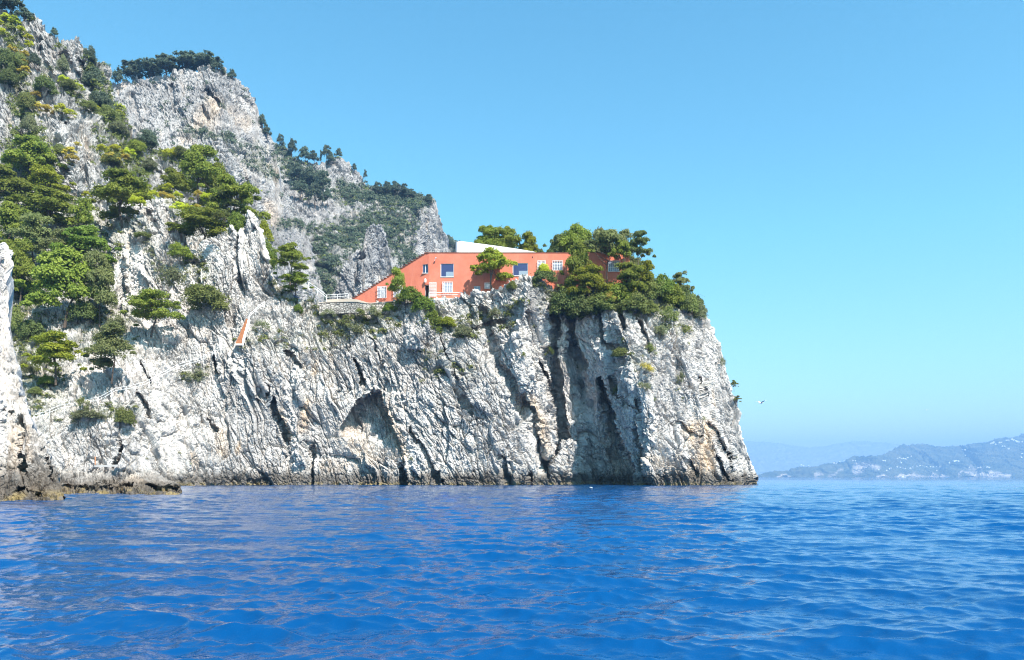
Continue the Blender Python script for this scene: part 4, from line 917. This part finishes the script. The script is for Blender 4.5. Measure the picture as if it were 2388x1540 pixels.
for (p, h_), (q, g_) in zip(ring, ring[1:]): mb.quad([p+Vector((0,0,h_)), q+Vector((0,0,g_)), q+Vector((0,.22,g_)), p+Vector((0,.22,h_))])
p, h_ = ring[0]; mb.quad([p, p+Vector((0,.22,0)), p+Vector((0,.22,h_)), p+Vector((0,0,h_))])
kid(mb.build('roof_windbreak', M['white']))
# windows and the door
def bar(mb, x0, y0, x1, y1, d0, d1):
    a, b_ = hp(x0, y1), hp(x1, y0); yy = hy((x0+x1)/2); mb.box((a.x, yy-d1, a.z), (b_.x, yy-d0, b_.z))
for kd, x0, y0, x1, y1, rc in WIN:
    t = .9 if kd != 'picture' else 1.1
    mb = MB()
    bar(mb, x0, y0, x1, y0+t, -rc-.06, -rc+.06); bar(mb, x0, y1-t, x1, y1, -rc-.06, -rc+.06); bar(mb, x0, y0+t, x0+t, y1-t, -rc-.06, -rc+.06); bar(mb, x1-t, y0+t, x1, y1-t, -rc-.06, -rc+.06)
    if kd in ('casement', 'grille', 'plain'): xm = (x0+x1)/2; bar(mb, xm-.5, y0+t, xm+.5, y1-t, -rc-.06, -rc+.05)
    if kd == 'door':
        o = kid(mb.build('door_frame', M['paint'])); mb = MB(); bar(mb, x0+t, y0+t, x1-t, y1, -rc-.05, -rc-.01)
        o = kid(mb.build('door', M['dark'])); continue
    wn = kid(mb.build('window', M['paint']))
    mb = MB(); bar(mb, x0+t, y0+t, x1-t, y1-t, -rc-.03, -rc)
    pn = mb.build('pane', M['blind'] if kd == 'picture' else M['glass'] if kd == 'casement' else M['pale_glass']); kid(pn, wn)
    if kd == 'picture':
        mb = MB(); xm, ym = x0+(x1-x0)*.40, y0+(y1-y0)*.60
        bar(mb, xm, ym, x1-t, y1-t, -rc+.002, -rc+.02); kid(mb.build('lower_pane', M['low_glass']), wn)
        mb = MB(); bar(mb, x0-.3, y0+t, x0+.0, y1, -rc, .02)
        mb = MB(); bar(mb, x0-.8, y1, x1+.6, y1+.9, -.05, .10); kid(mb.build('sill', M['sill']), wn)
    if kd in ('casement', 'plain'):
        mb = MB(); bar(mb, x0-1.6, y1, x1+.4, y1+1.3, -.05, .16); kid(mb.build('sill', M['sill']), wn)
    if kd == 'grille':
        mb = MB(); nb = 6; e_ = .6
        for k in range(nb+1): xx = x0-e_+(x1-x0+2*e_)*k/nb; bar(mb, xx-.45, y0-e_, xx+.45, y1+e_, .34, .40)
        for yy in (y0-e_, y0+(y1-y0)*.3, y0+(y1-y0)*.65, y1): bar(mb, x0-e_, yy, x1+e_, yy+.6, .30, .36)
        for xx in (x0-e_, x1+e_):
            for yy in (y0, y1-.6): bar(mb, xx-.3, yy, xx+.3, yy+.6, 0, .36)
        kid(mb.build('grille', M['paint']), wn)
# lattice gate standing open beside the door
mb = MB()
for k in range(8): xx = 1001.8+16.6*k/7; bar(mb, xx-.28, 661, xx+.28, 695, .75, .80)
for k in range(11): yy = 661+33.4*k/10; bar(mb, 1001.5, yy, 1018.7, yy+.5, .70, .75)
kid(mb.build('lattice_gate', M['paint']))
# lantern over the door, lamp high on the wall, vent hole
mb = MB(); p = hp(992, 656)
mb.tube([p+Vector((0,-.35,-.30)), p+Vector((0,-.35,.25))], .20, .24, 8); mb.tube([p+Vector((0,-.35,.25)), p+Vector((0,-.35,.50))], .27, .05, 8); mb.box((p.x-.04, p.y-.35, p.z-.1), (p.x+.04, p.y, p.z)); kid(mb.build('lantern', M['paint']))
mb = MB(); p = hp(1015.4, 606)
mb.tube([p+Vector((-.2,0,-.34)), p+Vector((-.16,-.42,-.28)), p+Vector((.10,-.50,.10))], .035, .035, 6); mb.tube([p+Vector((.02,-.50,.08)), p+Vector((.25,-.55,.30))], .09, .17, 8); kid(mb.build('wall_lamp', M['paint']))
mb = MB(); bar(mb, 1240.4, 598.5, 1242.6, 602.5, -.05, .012); kid(mb.build('vent', M['dark']))

# ------------------------------------------------------------------ terrace, walls, rails, stairs
def rail(name, pts, label, cat='railing', h=1.0, r=.045, mat='paint', every=1.8, rails=(1.0, .55), posts=True, start=None):
    """posts and rails along 3-D points"""
    e = empty(name, pts[0]); tag(e, label, cat); org = Vector(pts[0])
    P3 = [Vector(p)-org for p in pts]
    for f in rails:
        mb = MB(); mb.tube([p+Vector((0, 0, h*f)) for p in P3], r, r, 5); mb.build('rail', M[mat], e)
    L = [0]
    for a, b_ in zip(P3, P3[1:]): L.append(L[-1]+(b_-a).length)
    n = max(1, int(L[-1]/every))
    for k in range(n+1):
        s = L[-1]*k/n; i = max(i for i in range(len(L)) if L[i] <= s+1e-6); i = min(i, len(P3)-2)
        p = P3[i].lerp(P3[i+1], (s-L[i])/max(1e-6, L[i+1]-L[i])); mb = MB(); mb.tube([p+Vector((0,0,-.4)), p+Vector((0,0,h))], r*1.1, r*1.1, 5); mb.build('post', M[mat], e)
    return e
rail('railing', [W(1000.5, 695, 159.2), W(1020, 695, 159.2), W(1078, 694.5, 159.2)], 'white two bar railing in front of the house door', every=5.2, r=.06, h=1.02)
rail('railing', [W(719, 670, 163), W(741, 684, 162), W(761, 700, 161)], 'white sloping railing coming down to the left end of the red house', every=2.2, r=.045)
rail('railing', [W(762, 700, 161), W(790, 698.5, 161.5), W(812, 697, 162)], 'short level white railing touching the stepped end of the red house', every=2.1, r=.045)
def wall_strip(name, pts, h, t, mat, cap=None):
    """wall along pts (top line), height h, thickness t"""
    e = empty(name, pts[0]); org = Vector(pts[0])
    mb = MB(); P3 = [Vector(p)-org for p in pts]; back = Vector((0, t, 0)); dn = Vector((0, 0, -h))
    for a, b_ in zip(P3, P3[1:]):
        mb.quad([a+dn, b_+dn, b_, a]); mb.quad([a+back, b_+back, b_+back+dn, a+back+dn]); mb.quad([a, b_, b_+back, a+back])
    a = P3[0]; mb.quad([a, a+back, a+back+dn, a+dn]); a = P3[-1]; mb.quad([a, a+back, a+back+dn, a+dn])
    bmesh.ops.remove_doubles(mb.bm, verts=mb.bm.verts, dist=.001); mb.build('wall', M[mat], e)
    if cap:
        mb = MB()
        for a, b_ in zip(P3, P3[1:]):
            q = [a+Vector((0,-.12,.004)), b_+Vector((0,-.12,.004)), b_+Vector((0,t+.1,.004)), a+Vector((0,t+.1,.004))]; mb.quad([p+Vector((0,0,.16)) for p in q]); mb.quad([q[0], q[1], q[1]+Vector((0,0,.16)), q[0]+Vector((0,0,.16))])
        bmesh.ops.remove_doubles(mb.bm, verts=mb.bm.verts, dist=.001); mb.build('coping', M[cap], e)
    return e
def wy(x): return 159.0+.5*math.sin(x*.05)
tag(wall_strip('stone_wall', [W(x, y, wy(x)) for x, y in ((744,708),(760,706),(780,705.5),(800,705),(820,704.5),(836,705),(850,707.5),(866,708.5),(885,707),(905,705.5),(925,705),(945,704))], 2.2, .6, 'stone', 'cap'), 'grey dry stone wall holding up the terrace left of the red house', 'wall')
tag(wall_strip('stone_wall', [W(x, y, wy(x)+.9) for x, y in ((762,699),(790,697.5),(815,697),(832,698.5),(846,702.5),(858,706.5))], 1.0, .8, 'cap'), 'low tan curved terrace edge above the dry stone wall', 'wall')
tag(wall_strip('terrace_kerb', [W(x, 696.0, 159.8) for x in (985, 1020, 1060, 1076)], 1.2, 1.0, 'white'), 'pale kerb under the railing at the house door', 'kerb')
tag(wall_strip('parapet', [W(664, 636, 166), W(682, 645, 165), W(709, 659, 164), W(722, 668, 163.4)], .9, .25, 'white'), 'white sloping parapet wall under the low spreading pine', 'wall')
# orange stairs
st = empty('stairway', W(557, 802, 155.5)); tag(st, 'steep orange brick stairs with a white side wall on the cliff', 'stairs')
Ya = cliff.at(557, 800).y-1.6; Yb_ = min(cliff.at(577, 748).y-1.2, Ya+4.5); Ya = min(Ya, Yb_-2.0); st.location = W(557, 802, Ya); org = Vector(W(557, 802, Ya)); NT = 22
A0, B0, A1, B1 = [Vector(p)-org for p in (W(549.5,802,Ya), W(565,802,Ya), W(574.5,744,Yb_), W(581,744,Yb_))]
for k in range(NT):
    a, b_, c_, d_ = A0.lerp(A1, k/NT), B0.lerp(B1, k/NT), A0.lerp(A1, (k+1)/NT), B0.lerp(B1, (k+1)/NT)
    rise = c_.z-a.z; mb = MB()
    e_ = (d_-b_)*.0; lo = [a, b_, Vector((d_.x, d_.y, a.z)), Vector((c_.x, c_.y, a.z))]
    vs = [mb.bm.verts.new(p+Vector((0, 0, -.35))) for p in lo]+[mb.bm.verts.new(p+Vector((0, 0, rise))) for p in lo]
    for f in ((3,2,1,0),(4,5,6,7),(0,1,5,4),(1,2,6,5),(2,3,7,6),(3,0,4,7)): mb.bm.faces.new([vs[i] for i in f])
    o = mb.build('tread', M['brick'], st); o.data.materials.append(M['brick_dark'])
    for f in o.data.polygons:
        if f.normal.y < -.8: f.material_index = 1
mb = MB(); q = [B0, B1]; vs = []
for p in q:
    for dx, dz in ((.02,-.5),(.20,-.5),(.20,.6),(.02,.6)): vs.append(mb.bm.verts.new(p+Vector((dx, -.12, dz))))
for k in range(4): mb.bm.faces.new((vs[k], vs[(k+1)%4], vs[4+(k+1)%4], vs[4+k]))
mb.bm.faces.new(vs[:4]); mb.bm.faces.new(vs[4:]); mb.build('side_wall', M['white'], st)
mb = MB(); mb.box((A0.x-.1, A0.y-.2, -.3), (B0.x+.25, A0.y, -.02)); mb.build('landing', M['white'], st)
rail('handrail', [W(580,746,Yb_), cliff.at(597,730,-1.2), cliff.at(617,714,-1.0)], 'white sloping rail climbing from the top of the orange stairs', 'railing', .9, .03, every=3)
mb = MB()
# cliff path with its rail
path = [(503,829),(469,847),(440,855),(415,863),(366,889),(342,903),(306,913),(270,919),(235,939),(206,946),(179,953),(139,960),(103,976),(80,983)]
pp = [cliff.at(x, y, -1.0) for x, y in path]
rail('handrail', [p+Vector((0,-.1,0)) for p in pp], 'long white handrail zigzagging up the cliff above the rock shelf', 'railing', 1.0, .03, every=2.6)
def ledge(name, pts, w_, t):
    mb = MB(); a = Vector((0, -.35, 0)); b_ = Vector((0, w_, 0)); dn = Vector((0, 0, -t))
    for p, q in zip(pts, pts[1:]):
        mb.quad([p+a, q+a, q+b_, p+b_]); mb.quad([p+a+dn, q+a+dn, q+a, p+a])
    bmesh.ops.remove_doubles(mb.bm, verts=mb.bm.verts, dist=.001); return tag(mb.build(name, M['path']), kind='structure')
low = [(95,988),(130,1012),(165,1036),(200,1058),(223,1073)]
lp = [cliff.at(x, y, -1.2) for x, y in low]
rail('handrail', lp, 'pale faint handrail descending to the landing above the rock shelf', 'railing', 1.0, .025, 'path', every=2.4)
ledge('landing', [cliff.at(222,1085,-2.2), cliff.at(250,1085,-2.2), cliff.at(278,1084,-1.4)], 1.5, .3)
mb = MB(); p = cliff.at(222, 1084, -2.4); mb.tube([p, p+Vector((0,0,1.3))], .09, .09, 6); o = mb.build('mooring_post', M['brick']); tag(o, 'orange post at the end of the sea landing', 'post')
# agave by the wall
ag = empty('agave', W(730, 706, 157.6)); tag(ag, 'spiky agave with upright leaves left of the dry stone wall', 'plant')
for k in range(16):
    a_ = rnd.uniform(0, 6.28); el_ = rnd.uniform(.5, 1.35); L_ = rnd.uniform(1.3, 2.2); d = Vector((math.cos(a_)*math.cos(el_), math.sin(a_)*math.cos(el_), math.sin(el_)))
    mb = MB(); mb.tube([(0,0,0), d*L_*.4, d*L_+Vector((0,0,-.1*L_*math.cos(el_)))], .11, .012, 4); mb.build('leaf', M['scrub_grey'], ag)

# ------------------------------------------------------------------ birds, boat, far houses
def gull(p, s, label, wings=True, rz=0.5):
    e = empty('seagull', p, rz, (s, s, s)); tag(e, label, 'bird')
    mb = MB(); mb.tube([(-.30,0,0),(-.18,0,.02),(0,0,.03),(.16,0,.05),(.24,0,.08),(.29,0,.07)], .03, .02, 8)
    for v in mb.bm.verts:
        x = v.co.x; f = max(.25, 1-((x+.02)/.33)**2)*2.6; v.co.y *= f; v.co.z = .03+(v.co.z-.03)*f
    mb.build('body', M['white'], e, True)
    mb = MB(); mb.tube([(.28,0,.07),(.35,0,.055)], .015, .004, 5); mb.build('beak', M['spurge_ochre'], e)
    if wings:
        for sgn in (-1, 1):
            mb = MB(); P4 = [(.08,.05,.05),(.10,.30,.20),(.02,.58,.22),(-.10,.72,.18)]; Q4 = [(-.14,.05,.05),(-.10,.30,.18),(-.12,.56,.20),(-.13,.73,.175)]
            for i in range(3):
                a, b_, c_, d_ = [Vector((q[0], q[1]*sgn, q[2])) for q in (P4[i], P4[i+1], Q4[i+1], Q4[i])]; mb.quad([a, b_, c_, d_]); mb.quad([p_-Vector((0,0,.015)) for p_ in (d_, c_, b_, a)])
            mb.build('wing', M['sill'], e)
    return e
gull(W(1775, 941, 70), .95, 'white gull gliding right of the cliff')
gull(W(2160, 957, 150), 1.0, 'tiny far gull over the distant peninsula', rz=1.2)
gull(Vector((W(1378, 1139, 104)[0], 104, .10)), 1.1, 'white gull floating on the sea below the dark cave', False, 2.2)
bt = empty('motor_boat', ((2107-CX)/F*3200, 3200, 0), 0, (1,1,1)); tag(bt, 'tiny white motor boat under the far coast', 'boat')
mb = MB(); hull = [[(-9,-2,1.6),(-9,2,1.6),(-9,1.6,-.3),(-9,-1.6,-.3)],[(3,-2.2,1.9),(3,2.2,1.9),(3,1.5,-.3),(3,-1.5,-.3)],[(10,-.15,2.6),(10,.15,2.6),(9,.1,-.2),(9,-.1,-.2)]]
vv = [[mb.bm.verts.new(p) for p in s_] for s_ in hull]
for a, b_ in zip(vv, vv[1:]):
    for k in range(4): mb.bm.faces.new((a[k], a[(k+1)%4], b_[(k+1)%4], b_[k]))
mb.bm.faces.new(vv[0]); mb.bm.faces.new(vv[-1]); mb.build('hull', M['paint'], bt)
mb = MB(); mb.box((-6,-1.5,1.6), (2,1.5,4.2)); mb.build('cabin', M['paint'], bt)
def villa_mesh():
    mb = MB(); mb.box((-.5,-.4,-.5), (.5,.4,.55)); a = [mb.bm.verts.new(p) for p in ((-.54,-.44,.553),(.54,-.44,.553),(.54,.44,.553),(-.54,.44,.553),(-.2,0,.78),(.2,0,.78))]
    for f in ((0,1,5,4),(1,2,5),(2,3,4,5),(3,0,4)): mb.bm.faces.new([a[i] for i in f])
    o = mb.build('far_house', M['white']); me = o.data; bpy.data.objects.remove(o); return me
vm = villa_mesh()
HS = {'small white house on the low left tip of the peninsula': [(610,920,9),(628,926,6),(670,925,5),(870,905,9),(885,909,6),(915,893,7),(950,882,6),(1020,885,6),(1040,887,7)],
 'white house on the ridge line above the pink coastal cliff': [(1262,885,8),(1278,887,8)],
 'white house in the bright row below the highest flat hilltop': [(1375,870,8),(1392,864,8),(1408,872,10),(1425,868,9),(1442,872,8),(1458,862,8),(1478,856,8),(1486,850,6),(1405,902,9),(1403,890,6)],
 'cream house low above the shore in the middle of the peninsula': [(1227,958,8),(1290,963,7),(1312,950,8),(1325,945,6),(1375,935,8),(1400,940,7),(1420,944,5),(1440,950,8),(1480,947,9),(1500,937,6),(1530,930,7),(1555,925,8),(1572,925,6)],
 'white house in the long level row right of the middle of the peninsula': [(1608,935,9),(1618,948,10),(1640,935,7),(1662,935,7),(1690,936,7),(1713,936,6),(1690,965,7)],
 'white house standing apart on the mid slope of the peninsula': [(1828,890,12),(1845,888,12),(1862,889,10),(1790,903,9),(1900,798,10),(1916,799,8),(1920,842,6)],
 'white house near the shore toward the right edge': [(2020,943,10),(2040,941,12),(2095,940,12),(2108,941,10),(1950,940,8),(2122,965,6)],
 'white house in the hill village on the upper right slope': [(2120,750,8),(2135,745,9),(2148,738,9),(2160,755,8),(2190,742,9),(2205,740,8),(2215,770,8),(2232,772,7),(2245,725,10),(2262,722,9),(2264,790,11),(2290,715,10),(2305,722,10),(2318,728,10),(2330,733,12),(2345,737,9),(2372,735,7),(2368,830,8),(2364,860,11),(2375,827,6)]}
for lab, lst in HS.items():
    for zx, zy, zw in lst:
        p = pen.at(1690.8+zx/3.4247, 816.2+zy/3.4247, -18); o = bpy.data.objects.new('far_house', vm); COL.objects.link(o)
        s = zw/3.4247*p.y/F*1.4; o.location = p; o.scale = (s, s*.8, s*.62); o.rotation_euler = (0,0,rnd.uniform(-.3,.5)); tag(o, lab, 'house', 'white houses on the far peninsula')
